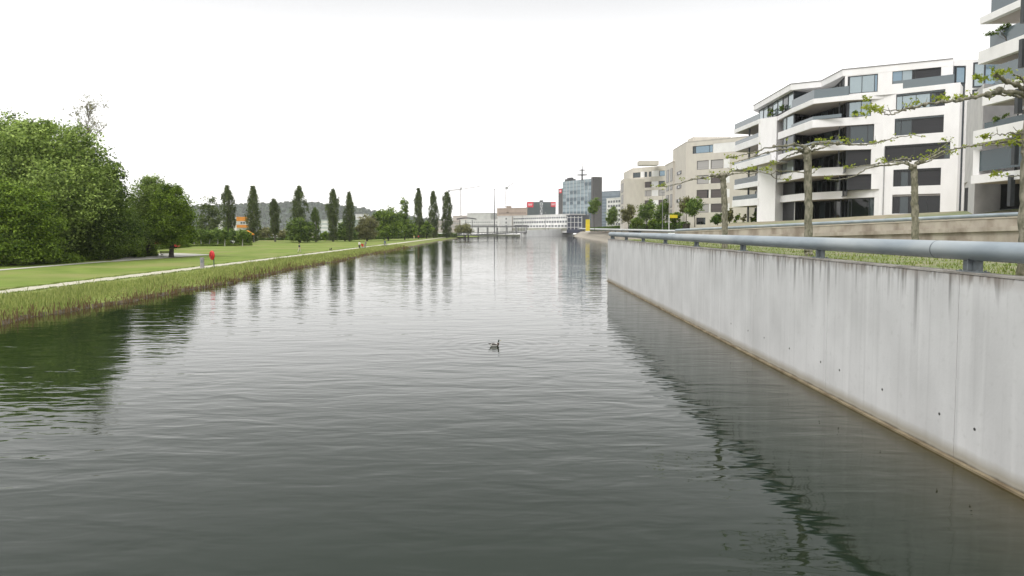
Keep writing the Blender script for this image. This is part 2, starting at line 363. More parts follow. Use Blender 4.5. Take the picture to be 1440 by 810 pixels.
# ---- concrete wall
def conc_mat():
    m_, n_, l_, b = mk("stained_concrete"); b.inputs["Roughness"].default_value = .75
    tc_ = n_.new("ShaderNodeTexCoord"); sp = n_.new("ShaderNodeSeparateXYZ"); l_.new(tc_.outputs["Object"], sp.inputs[0])
    def noise(scale, s, det=5, x=0):
        mp_ = n_.new("ShaderNodeMapping"); mp_.inputs["Scale"].default_value = s; mp_.inputs["Location"].default_value = (x, x, x); l_.new(tc_.outputs["Object"], mp_.inputs[0])
        q = n_.new("ShaderNodeTexNoise"); q.inputs["Scale"].default_value = scale; q.inputs["Detail"].default_value = det; l_.new(mp_.outputs[0], q.inputs["Vector"]); return q.outputs[0]
    def rng(src, a, b_, lo=0, hi=1):
        r_ = n_.new("ShaderNodeMapRange"); r_.inputs["From Min"].default_value = a; r_.inputs["From Max"].default_value = b_
        r_.inputs["To Min"].default_value = lo; r_.inputs["To Max"].default_value = hi; l_.new(src, r_.inputs[0]); return r_.outputs[0]
    def mth(op, a, b_):
        q = n_.new("ShaderNodeMath"); q.operation = op
        for i, v in enumerate((a, b_)):
            if isinstance(v, (int, float)): q.inputs[i].default_value = v
            else: l_.new(v, q.inputs[i])
        return q.outputs[0]
    def mix(f, a, c, bl='MIX'):
        q = n_.new("ShaderNodeMix"); q.data_type = 'RGBA'; q.blend_type = bl; l_.new(f, q.inputs[0]); l_.new(a, q.inputs[6]); q.inputs[7].default_value = (*c, 1); return q.outputs[2]
    base = n_.new("ShaderNodeValToRGB"); base.color_ramp.elements[0].position = .3; base.color_ramp.elements[1].position = .7
    base.color_ramp.elements[0].color = (.50, .50, .495, 1); base.color_ramp.elements[1].color = (.63, .63, .625, 1)
    l_.new(noise(.55, (1, 1, .8), 8), base.inputs[0]); c = base.outputs[0]
    # pale vertical runs and board marks
    c = mix(rng(noise(1, (1, 2.2, .10), 4, 3), .52, .72, 0, .45), c, (.72, .72, .71))
    c = mix(rng(noise(1, (1, 5.0, .12), 4, 9), .55, .75, 0, .35), c, (.36, .36, .355))
    c = mix(rng(noise(6, (1, 1, 1), 8, 5), .58, .75, 0, .35), c, (.40, .40, .385))
    # dark runs of algae from the top: width by noise along the wall, length by a second noise
    d = mth('SUBTRACT', ZT+.02, sp.outputs["Z"])                       # distance below the top
    ln = rng(noise(1, (0, .9, 0), 3, 13), .40, .74, .05, 2.9)          # run length
    st = rng(noise(1, (0, 4.2, .05), 5, 21), .50, .64)                  # where a run is
    fall = rng(mth('DIVIDE', d, ln), .15, 1.0, 1, 0)
    f = mth('MULTIPLY', mth('MULTIPLY', st, fall), .82)
    c = mix(f, c, (.115, .11, .105))
    ln2 = rng(noise(1, (0, 2.3, 0), 3, 33), .35, .75, .02, .55)
    st2 = rng(noise(1, (0, 7.5, .2), 6, 41), .42, .62)
    f2 = mth('MULTIPLY', mth('MULTIPLY', st2, rng(mth('DIVIDE', d, ln2), .2, 1.0, 1, 0)), .85)
    c = mix(f2, c, (.15, .135, .115))
    # damp tan band at the top and above the water
    c = mix(mth('MULTIPLY', rng(d, .02, .30, .55, 0), rng(noise(1.2, (1, 1, 1), 5, 50), .35, .6)), c, (.27, .22, .18))
    zz = mth('ADD', sp.outputs["Z"], mth('MULTIPLY', noise(1.5, (0, 1, 0), 4, 60), .12))
    c = mix(rng(zz, .22, .44, .75, 0), c, (.27, .24, .175))
    c = mix(rng(zz, .10, .16, .9, 0), c, (.075, .06, .035))
    l_.new(c, b.inputs["Base Color"])
    bp = n_.new("ShaderNodeBump"); bp.inputs["Distance"].default_value = .003; l_.new(noise(14, (1, 1, 1), 8), bp.inputs["Height"]); l_.new(bp.outputs[0], b.inputs["Normal"])
    return m_
CONC = conc_mat()
CONCT = mat("weathered_coping", (.34, .315, .28), (.20, .185, .165), 3, .9, .01, detail=8, c3=(.42, .40, .37), s3=1.1)
GAP = mat("joint_gap", (.05, .05, .045), (.03, .03, .03), 5, .9)
root = empty("lake_wall", (XW, 0, 0), "long stained grey concrete quay wall rising from the water on the right", "wall")
joints = [9.7*F/(px-715) for px in (1355, 1168, 1063, 961.5, 905, 880)]
ysj = [-20]+sorted(joints)+[YW]
mb = MB()
for a, b_ in zip(ysj[:-1], ysj[1:]):
    g = .008
    # each pour: chamfered top edge
    x0, x1 = XW, XW+.36
    P = [(x0, -1.2), (x1, -1.2), (x1, ZT-.001), (x0+.02, ZT-.001), (x0, ZT-.021)]
    V = [(x, y, z) for y in (a+g, b_-g) for x, z in P]; n = 5
    mb.add(V, [(i, n+i, n+(i+1) % n, (i+1) % n) for i in range(n)]+[tuple(range(n)), tuple(range(2*n-1, n-1, -1))])
w_ = mb.build("wall_face", CONC, root)
mb = MB(); mb.box(XW+.03, XW+.36, -20, YW-.01, -1, ZT-.03); mb.build("wall_core", GAP, root)
mb = MB(); mb.box(XW+.36, 40, YW-.4, YW-.012, -1, ZT-.07); mb.build("end_wall", CONC, root)
mb = MB()
for a, b_ in zip(ysj[:-1], ysj[1:]): mb.box(XW-.012, XW+.372, a+.01, b_-.01, ZT+.001, ZT+.045)
mb.build("coping", CONCT, root)
LEDGE = mat("silted_footing", (.26, .215, .135), (.14, .105, .06), 2.5, .8, .02, (1, .6, 1), detail=8)
mb = MB(); mb.box(XW-.10, XW-.001, -20, YW-.02, -.6, .045); mb.build("footing", LEDGE, root)
CHIP = mat("pale_patch", (.62, .62, .60), None, 4, .9)
for px, py in ((1370.5, 603.6), (1321, 582), (1240.7, 547.7), (1180.5, 520.5), (1154, 509), (1110, 490), (1074.6, 475), (1052, 465), (1028, 455)):
    y = XW*F/(px-715); d_ = ray(px, py); t = XW/d_.x; p = Vector((0, 0, 5))+d_*t
    mb = MB()
    mb.tube([(XW+.01, p.y, p.z), (XW-.004, p.y, p.z)], [.034, .034], 10, 0, smooth=False)
    mb.tube([(XW+.01, p.y-.012, p.z-.042), (XW-.003, p.y-.012, p.z-.042)], [.022, .018], 8, 1, smooth=False)
    mb.build("tie_hole", [GAP, CHIP], root)

# ---- steel pipe railings
def pedestal(parent, x, y, z0, z1, ang=0, s=1.0):
    q = Matrix.Rotation(ang, 4, 'Z'); mb = MB()
    def bx(a, b_, c, d, e_, f_):
        P = [(i, j, k) for k in (e_, f_) for j in (c, d) for i in (a, b_)]
        P = [(q @ Vector((i*s, j*s, 0))) for i, j, k in P]; Z = [e_]*4+[f_]*4
        mb.add([(x+p.x, y+p.y, zz) for p, zz in zip(P, Z)], [(0, 2, 3, 1), (4, 5, 7, 6), (0, 1, 5, 4), (2, 6, 7, 3), (0, 4, 6, 2), (1, 3, 7, 5)])
    bx(-.13, .13, -.34, .34, z0, z0+.02)
    bx(-.012, .012, -.30, .30, z0+.02, z1)
    bx(-.12, -.013, -.012, .012, z0+.02, z1); bx(.013, .12, -.012, .012, z0+.02, z1)
    for i in (-.09, .09):
        for j in (-.26, .26): bx(i-.018, i+.018, j-.018, j+.018, z0+.02, z0+.045)
    mb.build("pedestal", STEELD, parent)
PR, PZ, PX = .205, 4.545, XW+.21
root = empty("pipe_railing", (PX, 0, ZT), "thick grey steel pipe running along the top of the lake wall", "railing")
pj = [PX*F/(px-715) for px in (1322, 950)]
ysp = [-20]+sorted(pj)+[YW-.3]
mb = MB(); mb.tube([(PX, -20, PZ), (PX, YW-.3, PZ)], PR, 40); mb.build("pipe", STEEL, root)
for y in pj:
    mb = MB(); mb.tube([(PX, y-.02, PZ), (PX, y-.006, PZ), (PX, y+.006, PZ), (PX, y+.02, PZ)], [PR+.0015, PR+.004, PR+.004, PR+.0015], 40, cap=False); mb.build("weld_ring", STEELD, root)
k = -2
while True:
    y = 14.45+7.12*k; k += 1
    if y > YW-1: break
    pedestal(root, PX, y, ZT+.046, PZ-PR+.03)
pedestal(root, PX, YW-1.2, ZT+.046, PZ-PR+.03)
# tan ramp wall with its own pipe
STONE = mat("tan_ramp_concrete", (.43, .385, .32), (.35, .31, .26), .9, .85, .01, (1, 1, .5), detail=8, c3=(.23, .19, .15), s3=.8)
root = empty("ramp_wall", (20, 82, ZT-.06), "tan stained concrete wall climbing behind the plane trees under a pipe rail", "wall")
fr = Frame(RA, RC); mb = MB()
def rampbox(n0, n1, dz0, dz1, s0, s1, name, mt, zb=None):
    V = []
    k_ = 12
    mb = MB()
    for i in range(k_+1):
        s_ = s0+(s1-s0)*i/k_; x = fr.A.x+fr.d.x*s_; zt = ramp_z(x)
        for n, z in ((n0, zb if zb is not None else zt+dz0), (n1, zb if zb is not None else zt+dz0), (n1, zt+dz1), (n0, zt+dz1)): V.append(fr.w(s_, n, z))
    Fs = [(i*4+j, i*4+(j+1) % 4, (i+1)*4+(j+1) % 4, (i+1)*4+j) for i in range(k_) for j in range(4)]
    mb.add(V, Fs+[(0, 1, 2, 3), (4*k_+3, 4*k_+2, 4*k_+1, 4*k_)])
    return mb.build(name, mt, root)
LN = fr.len
rampbox(-.3, .0, 0, 0, 0, LN, "wall_face", STONE, zb=ZT-.1)
rampbox(-.36, .05, .001, .09, 0, LN, "coping", mat("tan_coping", (.47, .42, .35), (.36, .32, .27), 2, .9))
rampbox(.001, .22, -.95, -.62, 0, LN, "stone_ledge", STONE)
root = empty("pipe_railing", (20, 82, 5), "grey steel pipe rail climbing on top of the tan ramp wall", "railing")
def rp(s_): x = fr.A.x+fr.d.x*s_; return fr.w(s_, -.15, ramp_z(x)+.27)
mb = MB(); mb.tube([rp(LN*i/16) for i in range(17)], .15, 20); mb.build("pipe", STEEL, root)
for i in range(14):
    s_ = 1.2+i*4.3
    if s_ < LN: p = rp(s_); mb = MB(); mb.box(s_-.05, s_+.05, -.2, -.1, p[2]-.27+.08, p[2]-.1, 0, fr); mb.build("bracket", STEELD, root)
for o in (): pass
# the ramp pipe bends and runs on along the upper promenade
root = empty("pipe_railing", (24, 100, 5), "pale pipe rail with a dark base running on past the hedge to the far end", "railing")
pA = [at(951, 325, 83), at(930, 324.6, 120), at(900, 323.8, 168), at(858, 322.9, 262), at(836, 322.3, 330), at(815, 321.6, 470)]
mb = MB(); mb.tube([tuple(p) for p in pA], [.15, .2, .27, .38, .42, .45], 12); mb.build("pipe", mat("pale_steel", (.55, .56, .55), (.47, .48, .47), 1, .5), root)
for i in range(2, 5):
    for t in (0, .25, .5, .75):
        p = pA[i].lerp(pA[i+1], t); mb = MB(); mb.box(p.x-.12, p.x+.12, p.y-.3, p.y+.3, 3.9, p.z-.2); mb.build("post", STEELD, root)
root = empty("terrace_steps", (44, 300, 3.6), "low brown stone terrace steps above the gravel shore", "steps")
for j in range(3):
    mb = MB(); x = lambda y: rx(y)+6.0+1.3*j
    mb.prism([(x(215), 215), (x(215)+1.25, 215), (x(500)+1.25, 500), (x(500), 500)], 3.2, 3.75+.32*j, 0)
    mb.build("step", mat("brown_step_stone", (.22, .17, .13), (.15, .12, .095), .5, .9, stretch=(1, .15, 1)) if j % 2 == 0 else TAN, root)
# far end wall
root = empty("far_quay_wall", (25, 515, 0), "white concrete wall closing the far end of the lake", "wall")
mb = MB(); A = at(741, 330, 498); B = at(806, 330, 540)
mb.prism([(A.x, A.y), (B.x, B.y), (B.x, B.y+4), (A.x, A.y+4)], -.5, lambda x, y: 4.3+(x-A.x)*.045)
mb.build("wall_face", CONCF, root)
mb = MB(); mb.prism([(A.x-4, A.y-1), (A.x-.02, A.y-1), (A.x-.02, A.y+60), (A.x-4, A.y+60)], -.5, 3.0); mb.build("side_block", CONCF, root)
mb = MB(); mb.add([(A.x, A.y+3.9, 4.2), (B.x, B.y+3.9, 4.2), (B.x+60, B.y+30, 4.6), (B.x, 640, 4.8), (A.x, 640, 4.6)], [(0, 1, 2, 3, 4)]); tag(mb.build("far_square", CONCF), kind="structure")
# ================================================================== VEGETATION
def leaves_mesh(name, mats, parent, P, size, rng, tint, aspect=.6, droop=0.0, up=.35, base=(0, 0, 0)):
    """many small leaf faces; P (n,3) world points, size (n,), tint (n,)"""
    n = len(P)
    nrm = rng.normal(size=(n, 3)); nrm[:, 2] = np.abs(nrm[:, 2])+up; nrm /= np.linalg.norm(nrm, axis=1)[:, None]
    t = rng.normal(size=(n, 3)); t -= (t*nrm).sum(1)[:, None]*nrm; t /= np.linalg.norm(t, axis=1)[:, None]
    t[:, 2] -= droop; t /= np.linalg.norm(t, axis=1)[:, None]
    b = np.cross(nrm, t)
    s = size[:, None]
    V = np.stack([P-t*s, P+b*s*aspect, P+t*s*1.0, P-b*s*aspect], 1).reshape(-1, 3)-np.array(base)
    me = bpy.data.meshes.new(name)
    me.vertices.add(4*n); me.vertices.foreach_set("co", V.astype(np.float32).ravel())
    me.loops.add(4*n); me.loops.foreach_set("vertex_index", np.arange(4*n, dtype=np.int32))
    me.polygons.add(n); me.polygons.foreach_set("loop_start", np.arange(0, 4*n, 4, dtype=np.int32)); me.polygons.foreach_set("loop_total", np.full(n, 4, np.int32))
    a = me.attributes.new("tint", 'FLOAT', 'FACE'); a.data.foreach_set("value", np.clip(tint, 0, 1).astype(np.float32))
    me.materials.append(mats); me.update(calc_edges=True)
    o = bpy.data.objects.new(name, me); col.objects.link(o)
    if parent: o.parent = parent
    return o
def lobes_points(rng, lobes, n, clump=.16, shell=2.2, perlobe=None, flat=.75):
    """points in clumps spread over the outer volume of overlapping lobes"""
    vol = np.array([l[3]*l[4]+l[3]*l[5] for l in lobes]); vol = vol/vol.sum()
    P = []; T = []
    for l, v in zip(lobes, vol):
        c = np.array(l[:3]); r = np.array(l[3:6]); k = max(6, int(n*v)); nc = max(5, int((k/34)))
        d = rng.normal(size=(nc, 3)); d /= np.linalg.norm(d, axis=1)[:, None]
        q = rng.random(nc)**(1/shell); q[rng.random(nc) < .12] *= 1.13
        cc = c+d*r*q[:, None]; ct = rng.normal(.5, .27, nc)
        idx = rng.integers(0, nc, k); g = rng.normal(size=(k, 3)); g[:, 2] *= flat
        rr = (r.mean()*clump)*(.7+.6*rng.random(nc))
        P.append(cc[idx]+g*rr[idx][:, None]); T.append(ct[idx]+rng.normal(0, .16, k))
    return np.concatenate(P), np.concatenate(T)
def limbs(mb, base, top, r, rng, lobes, k=9, mi=0, z0=.35):
    base = Vector(base); top = Vector(top)
    pts = [base.lerp(top, t)+Vector((rng.normal(0, .10), rng.normal(0, .10), 0))*t*2 for t in (0, .06, .25, .5, .75, 1)]
    pts[0] = base; pts[1] = base.lerp(top, .06)
    mb.tube(pts, [r*1.45, r*1.08, r*.95, r*.75, r*.5, r*.15], 9, mi)
    for i in range(k):
        l = lobes[i % len(lobes)]
        t = z0+(.9-z0)*rng.random(); s = base.lerp(top, t)
        e_ = Vector(l[:3])+Vector(rng.normal(size=3)*np.array(l[3:6])*.45)
        if e_.z < s.z: e_.z = s.z+.5
        m_ = s.lerp(e_, .5)+Vector((0, 0, -.06*(e_-s).length))
        mb.tube([s, m_, e_], [r*.42*(1.2-t), r*.25*(1.2-t), .02], 6, mi)
LM_BROAD = leafmat("broad_leaves", (.032, .066, .009), (.26, .37, .048))
LM_MAPLE = leafmat("maple_leaves", (.07, .12, .022), (.44, .56, .15))
LM_DARK = leafmat("dark_leaves", (.026, .055, .011), (.19, .27, .05))
LM_POPLAR = leafmat("poplar_leaves", (.050, .075, .022), (.185, .23, .075))
LM_YOUNG = leafmat("young_leaves", (.06, .12, .02), (.26, .35, .08))
LM_WILLOW = leafmat("olive_leaves", (.12, .125, .045), (.30, .29, .13))
LM_FRESH = leafmat("spring_leaves", (.14, .19, .02), (.38, .42, .06), .4)
LM_HEDGE = leafmat("hedge_leaves", (.03, .07, .01), (.12, .19, .03))
def tree(name, label, group, base, lobes, n, lsize, lm, seed, bark=BARKD, tr=.25, top=None, k=10, aspect=.6, clump=.16, shell=2.2, cat="tree", z0=.35, flat=.75):
    rng = np.random.default_rng(seed); b = Vector(base)
    root = empty(name, b, label, cat, group)
    tz = max(l[2]+l[5]*.6 for l in lobes); tp = top or (np.mean([l[0] for l in lobes]), np.mean([l[1] for l in lobes]), tz)
    lob = [(l[0]-b.x, l[1]-b.y, l[2]-b.z, l[3], l[4], l[5]) for l in lobes]
    mb = MB(); limbs(mb, (0, 0, -.1), (tp[0]-b.x, tp[1]-b.y, tp[2]-b.z), tr, rng, lob, k, z0=z0)
    o = mb.build("trunk", bark, None); o.parent = root
    P, T = lobes_points(rng, lob, n, clump, shell, flat=flat)
    keep = P[:, 2] > .15
    P, T = P[keep], T[keep]
    leaves_mesh("crown", lm, root, P, lsize*(.6+.8*rng.random(len(P))), rng, T, aspect)
    return root
def PL(px, py, Y, rx_, rz_, ry_=None, dy=0):    # a lobe from its centre and radii in the picture, at distance Y
    p = at(px, py, Y+dy); s = Y/F
    return (p.x, p.y, p.z, rx_*s, (ry_ or rx_)*s, rz_*s)
def base(px, py, Y): p = at(px, py, Y); return (p.x, p.y, zland(p.x, p.y)-.05)

# --- big trees on the left
tree("broadleaf_tree", "tall mid green maple rising highest in the mass of trees on the far left", "big trees by the park footpath", base(70, 372, 92),
     [PL(20, 215, 95, 45, 38), PL(70, 205, 92, 40, 34), PL(100, 215, 92, 34, 40), PL(35, 265, 95, 55, 45), PL(95, 270, 90, 50, 45), PL(10, 200, 100, 40, 36), PL(60, 180, 92, 18, 12), PL(130, 250, 92, 32, 42), PL(70, 320, 92, 55, 40), PL(-40, 230, 98, 60, 55), PL(-30, 300, 95, 60, 60), PL(42, 186, 92, 22, 16)],
     90000, .185, LM_MAPLE, 11, tr=.45, k=30, clump=.17)
tree("broadleaf_tree", "spreading dark hornbeam with layered boughs down to the footpath, leftmost tree", "big trees by the park footpath", base(20, 378, 82),
     [PL(10, 285, 82, 52, 28), PL(30, 310, 82, 48, 36), PL(-30, 290, 84, 60, 45), PL(5, 345, 81, 66, 28), PL(55, 350, 84, 28, 22), PL(-60, 340, 82, 60, 40), PL(75, 362, 86, 22, 10)],
     70000, .14, LM_BROAD, 12, tr=.35, k=24, clump=.15, flat=.35)
tree("broadleaf_tree", "dark dense tree right of the tall maple with low spreading branches", "big trees by the park footpath", base(140, 368, 97),
     [PL(130, 285, 97, 40, 42), PL(150, 278, 99, 24, 30), PL(150, 325, 97, 45, 35), PL(110, 330, 96, 40, 38), PL(158, 318, 99, 20, 28), PL(150, 248, 99, 22, 22), PL(120, 360, 95, 26, 14)],
     70000, .145, LM_DARK, 13, tr=.35, k=24, clump=.15, flat=.5)
# the thin airy tree sticking up behind
def airy(seed):
    rng = np.random.default_rng(seed); b = Vector(base(105, 360, 100)); root = empty("birch_tree", b, "thin half bare birch poking up above the tall maple with sparse yellowish leaves", "tree", "big trees by the park footpath")
    mb = MB(); s = 100/F; tips = []
    tp = at(126, 156, 100)-b; mb.tube([(0, 0, 0), tp*.5+Vector((-.2, 0, 0)), tp], [.2, .12, .02], 7)
    for i in range(60):
        t = .45+.55*rng.random(); p = tp*t; e_ = p+Vector((rng.normal(.15, 1.0), rng.normal(0, 1.0), 1.2+rng.random()*1.6))*(1.25-t*.55)*1.35
        mb.tube([p, p.lerp(e_, .5)+Vector((rng.normal(0, .15), 0, .1)), e_], [.045, .025, .012], 5, cap=False)
        for j in range(4):
            q = p.lerp(e_, .3+.7*rng.random()); f_ = q+Vector(rng.normal(size=3)*.55)+Vector((0, 0, .4)); mb.tube([q, f_], [.014, .008], 4, cap=False); tips += [q.lerp(f_, x) for x in (.5, .8, 1)]
    o = mb.build("trunk", mat("thin_bark", (.20, .17, .13), (.13, .11, .09), 3, .9), None); o.parent = root
    T = np.array([list(t) for t in tips]); T = np.repeat(T, 5, 0)+rng.normal(0, .16, (len(T)*5, 3))
    leaves_mesh("crown", LM_WILLOW, root, T, .10*(.6+.8*rng.random(len(T))), rng, rng.random(len(T)))
airy(5)
tree("broadleaf_tree", "round crowned tree left of the pair standing on dark trunks beside the bench", "pair of round crowned trees by the bench", base(209, 361, 108),
     [PL(212, 275, 108, 26, 26), PL(200, 300, 108, 24, 26), PL(222, 300, 108, 24, 26), PL(210, 325, 108, 30, 20), PL(214, 258, 108, 14, 12), PL(190, 330, 110, 16, 14)],
     34000, .135, LM_MAPLE, 14, tr=.3, k=16, z0=.3)
tree("broadleaf_tree", "round crowned tree right of the pair standing on dark trunks beside the bench", "pair of round crowned trees by the bench", base(241, 362, 105),
     [PL(240, 290, 105, 26, 24), PL(250, 310, 106, 25, 27), PL(232, 320, 104, 24, 22), PL(256, 325, 106, 18, 18), PL(240, 270, 105, 16, 12), PL(246, 336, 105, 22, 9)],
     34000, .135, LM_BROAD, 15, tr=.32, k=16, z0=.3)
for i, (px, py, Y, rx_, rz_, lab) in enumerate([(150, 360, 101, 20, 13, "low leafy bush under the dark dense tree at the lawn edge"), (178, 353, 104, 22, 16, "broad leafy bush between the dark tree and the pair of round trees"), (205, 356, 109, 14, 10, "small bush at the foot of the first round tree"), (90, 367, 90, 26, 12, "dark bush in the shade beside the lower footpath")]):
    p = at(px, py, Y); tree("bush", lab, "bushes under the big trees", (p.x, p.y, zland(p.x, p.y)-.05), [PL(px, py, Y, rx_, rz_), PL(px-rx_*.5, py+3, Y, rx_*.7, rz_*.7), PL(px+rx_*.5, py+3, Y-1, rx_*.7, rz_*.7)], 5500, .16, LM_BROAD, 30+i, tr=.05, k=6, cat="bush", z0=.1)
# backdrop trees filling the gaps far left
for i, (px, py, Y, rx_, rz_) in enumerate([(-20, 250, 130, 70, 80), (60, 290, 135, 70, 60), (140, 310, 135, 50, 45), (185, 325, 150, 30, 22)]):
    p = at(px, py, Y); tree("broadleaf_tree", ["dark tree filling the back of the wood at the picture's left edge", "dark tree seen through gaps behind the tall maple", "dark tree seen through gaps behind the dense low tree", "smaller dark tree behind the bush beside the round pair"][i], "trees behind the big trees", (p.x, p.y, zland(p.x, p.y)), [PL(px, py, Y, rx_, rz_), PL(px+rx_*.4, py+rz_*.4, Y, rx_*.7, rz_*.6), PL(px-rx_*.4, py+rz_*.4, Y, rx_*.7, rz_*.6)], 14000, .42, LM_DARK, 40+i, tr=.3, k=8)

# --- Lombardy poplars
def poplar(px, ytop, ybase, wpx, Y, seed, label, taper=.62, low=.05, n=7000, twin=None, lm=LM_POPLAR, name="poplar_tree", fat=.55):
    rng = np.random.default_rng(seed); p = at(px, ybase, Y); zb = zland(p.x, p.y) if Y < 396 else 1.6
    zt = at(px, ytop, Y).z; h = zt-zb; rw = wpx*.60*Y/F
    root = empty(name, (p.x, p.y, zb), label, "tree", "tall narrow poplars beyond the lawn")
    mb = MB(); mb.tube([(0, 0, -.2), (0, 0, h*.3), (.1, 0, h*.8), (0, 0, h*.96)], [.32, .25, .12, .03], 7)
    cols_ = []
    for i in range(12):
        a = rng.random()*6.28; q = rw*(.25+.75*rng.random()**.6); z0_ = h*(low+.5*rng.random()**1.3); ln = h*(.22+.25*rng.random())
        z1_ = min(h*.985, z0_+ln)
        cols_.append((math.cos(a)*q, math.sin(a)*q, z0_, z1_))
        mb.tube([(0, 0, max(.2, z0_-1.2)), (math.cos(a)*q*.6, math.sin(a)*q*.6, z0_), (math.cos(a)*q*.8, math.sin(a)*q*.8, z1_)], [.07, .05, .01], 5, cap=False)
    o = mb.build("trunk", GREENWOOD, None); o.parent = root
    P = []; T = []
    def prof_(t):       # radius along the height
        t = np.clip(t, 0, 1); return np.where(t < fat, .72+.28*np.sin(np.clip((t-low)/(fat-low), 0, 1)*np.pi/2), 1-(1-.16)*((t-fat)/(1-fat))**2.3)
    nc = int(n/28)
    tt = low+(1-low)*rng.random(nc)**.95; an = rng.random(nc)*6.28; lump = .80+.24*np.sin(an*2.0+tt*(7+seed % 4)+seed)+.16*np.sin(an*3+tt*19+seed*2)+.10*rng.normal(size=nc)
    rr = rw*prof_(tt)*(rng.random(nc)**.35)*np.clip(lump, .5, 1.22)
    cc = np.stack([np.cos(an)*rr+.35*math.sin(seed*3.1)*tt, np.sin(an)*rr, tt*h*1.0], 1); ct = rng.normal(.5, .2, nc)
    idx = rng.integers(0, nc, n); g = rng.normal(size=(n, 3))*np.array([.22, .22, .62])*(h/20)
    P = cc[idx]+g; T = ct[idx]+rng.normal(0, .15, n)
    ok = (P[:, 2] > .4) & (P[:, 2] < h*1.04); P, T = P[ok], T[ok]
    leaves_mesh("crown", lm, root, P, .21*(h/20)*(.6+.8*rng.random(len(P))), rng, T, .7)
    return root
PO = [(322, 263, 337, 17, 215, "first poplar from the left, standing before the small white tower"), (356.5, 264, 336, 17.5, 215, "poplar just right of the orange striped tower, second from the left"), (387, 281, 338, 14, 225, "short slender poplar on a bare thin stem, third from the left"),
      (421, 264, 339, 20, 225, "broad many topped poplar rising behind the round chestnut"), (444.5, 293, 339, 15, 225, "low cone shaped poplar close right of the round chestnut"), (468.5, 268, 337, 15, 235, "poplar standing before the pale glass hall"),
      (492, 272, 335, 12.5, 240, "slim poplar left of the olive brown willow"), (588.5, 267, 331, 11, 330, "slender poplar standing right of the loose leaved tree"), (610, 270.5, 330.5, 12.5, 345, "second poplar from the right end, by the lake's far corner"), (628.5, 271.5, 330, 14.5, 350, "rightmost poplar, by the lake's far corner under the crane")]
for i, (px, yt, yb, wp, Y, lab) in enumerate(PO):
    poplar(px, yt, yb, wp, Y, 60+i, lab, low=.18 if i == 2 else .02, n=10500, fat=.3 if i == 4 else .58, lm=LM_DARK if i == 4 else LM_POPLAR)
# --- other trees beyond the lawn
far = [("broadleaf_tree", "loose leaved grey green tree between the round pair and the first poplar", 294, 335, 205, [(294, 295, 13, 19), (286, 312, 10, 14), (302, 312, 11, 14), (293, 325, 15, 10)], LM_POPLAR, 5000, .25),
       ("chestnut_tree", "round dark chestnut with a crown down to the grass before the broad poplar", 422, 340, 215, [(422, 320, 17, 14), (414, 328, 11, 11), (431, 327, 11, 12), (422, 333, 17, 6)], LM_DARK, 9000, .26),
       ("willow_tree", "olive brown willow left of the broad dark trees", 516, 335, 250, [(515, 317, 12, 14), (507, 324, 9, 10), (524, 313, 9, 9), (516, 328, 14, 8)], LM_WILLOW, 7000, .28),
       ("broadleaf_tree", "broad dark round tree right of the olive brown willow", 546, 333, 265, [(546, 308, 14, 17), (538, 316, 11, 13), (554, 314, 11, 15), (546, 325, 19, 9), (532, 303, 8, 7)], LM_BROAD, 12000, .3),
       ("broadleaf_tree", "ragged upright tree between the broad dark tree and the far poplars", 569, 332, 285, [(569, 294, 6, 14), (567, 308, 9, 14), (572, 320, 12, 12), (580, 325, 8, 8)], LM_BROAD, 8000, .3),
       ("broadleaf_tree", "low dark tree between the two poplars by the far corner", 600, 331, 330, [(600, 321, 8, 9), (597, 326, 9, 5)], LM_BROAD, 4500, .34),
       ("broadleaf_tree", "green bushy tree at the foot of the slim poplar", 485, 335, 245, [(484, 322, 8, 12), (490, 329, 12, 7), (478, 330, 7, 6)], LM_YOUNG, 6000, .3),
       ("broadleaf_tree", "small bushy tree left of the third poplar near the parked vans", 372, 340, 260, [(374, 328, 9, 8), (366, 330, 7, 8)], LM_WILLOW, 3000, .3),
       ("broadleaf_tree", "small pale bushy tree right of the third poplar", 398, 340, 262, [(398, 330, 8, 8), (404, 333, 6, 6)], LM_WILLOW, 3000, .3),
       ("broadleaf_tree", "grey green low tree beside the footbridge landing", 652, 329, 430, [(652, 322, 11, 7), (646, 325, 8, 5), (659, 325, 7, 4.5)], LM_WILLOW, 5000, .34),
       ("broadleaf_tree", "small tree behind the cone shaped poplar", 458, 338, 250, [(458, 331, 6, 6)], LM_BROAD, 2000, .3)]
for i, (nm, lab, px, yb, Y, lb, lm, n, ls) in enumerate(far):
    p = at(px, yb, Y); tree(nm, lab, "trees beyond the lawn", (p.x, p.y, zland(p.x, p.y) if Y < 396 else .7), [PL(a, b_, Y, c, d) for a, b_, c, d in lb], n, ls, lm, 80+i, tr=.22, k=8)
# --- row of young trees on white stems
rngp = random.Random(3)
yl = ["first young tree from the left", "second young tree from the left", "third young tree from the left", "middle young tree left of centre", "middle young tree right of centre", "third young tree from the right", "second young tree from the right", "last young tree on the right"]
for i, px in enumerate((262, 273, 283, 294, 306, 316, 328, 341)):
    Y = 172+rngp.uniform(-4, 8); p = at(px, 344, Y)
    tree("young_tree", yl[i]+" in the row on thin white stems", "row of young trees on white stems", (p.x, p.y, zland(p.x, p.y)), [PL(px, 328+rngp.uniform(-1.5, 1.5), Y, 7.2, 7), PL(px+rngp.uniform(-3, 3), 332, Y, 6.5, 4.5)], 2600, .17, LM_YOUNG, 110+i, bark=BARKW, tr=.11, k=5, z0=.5)
p = at(300, 336, 190)
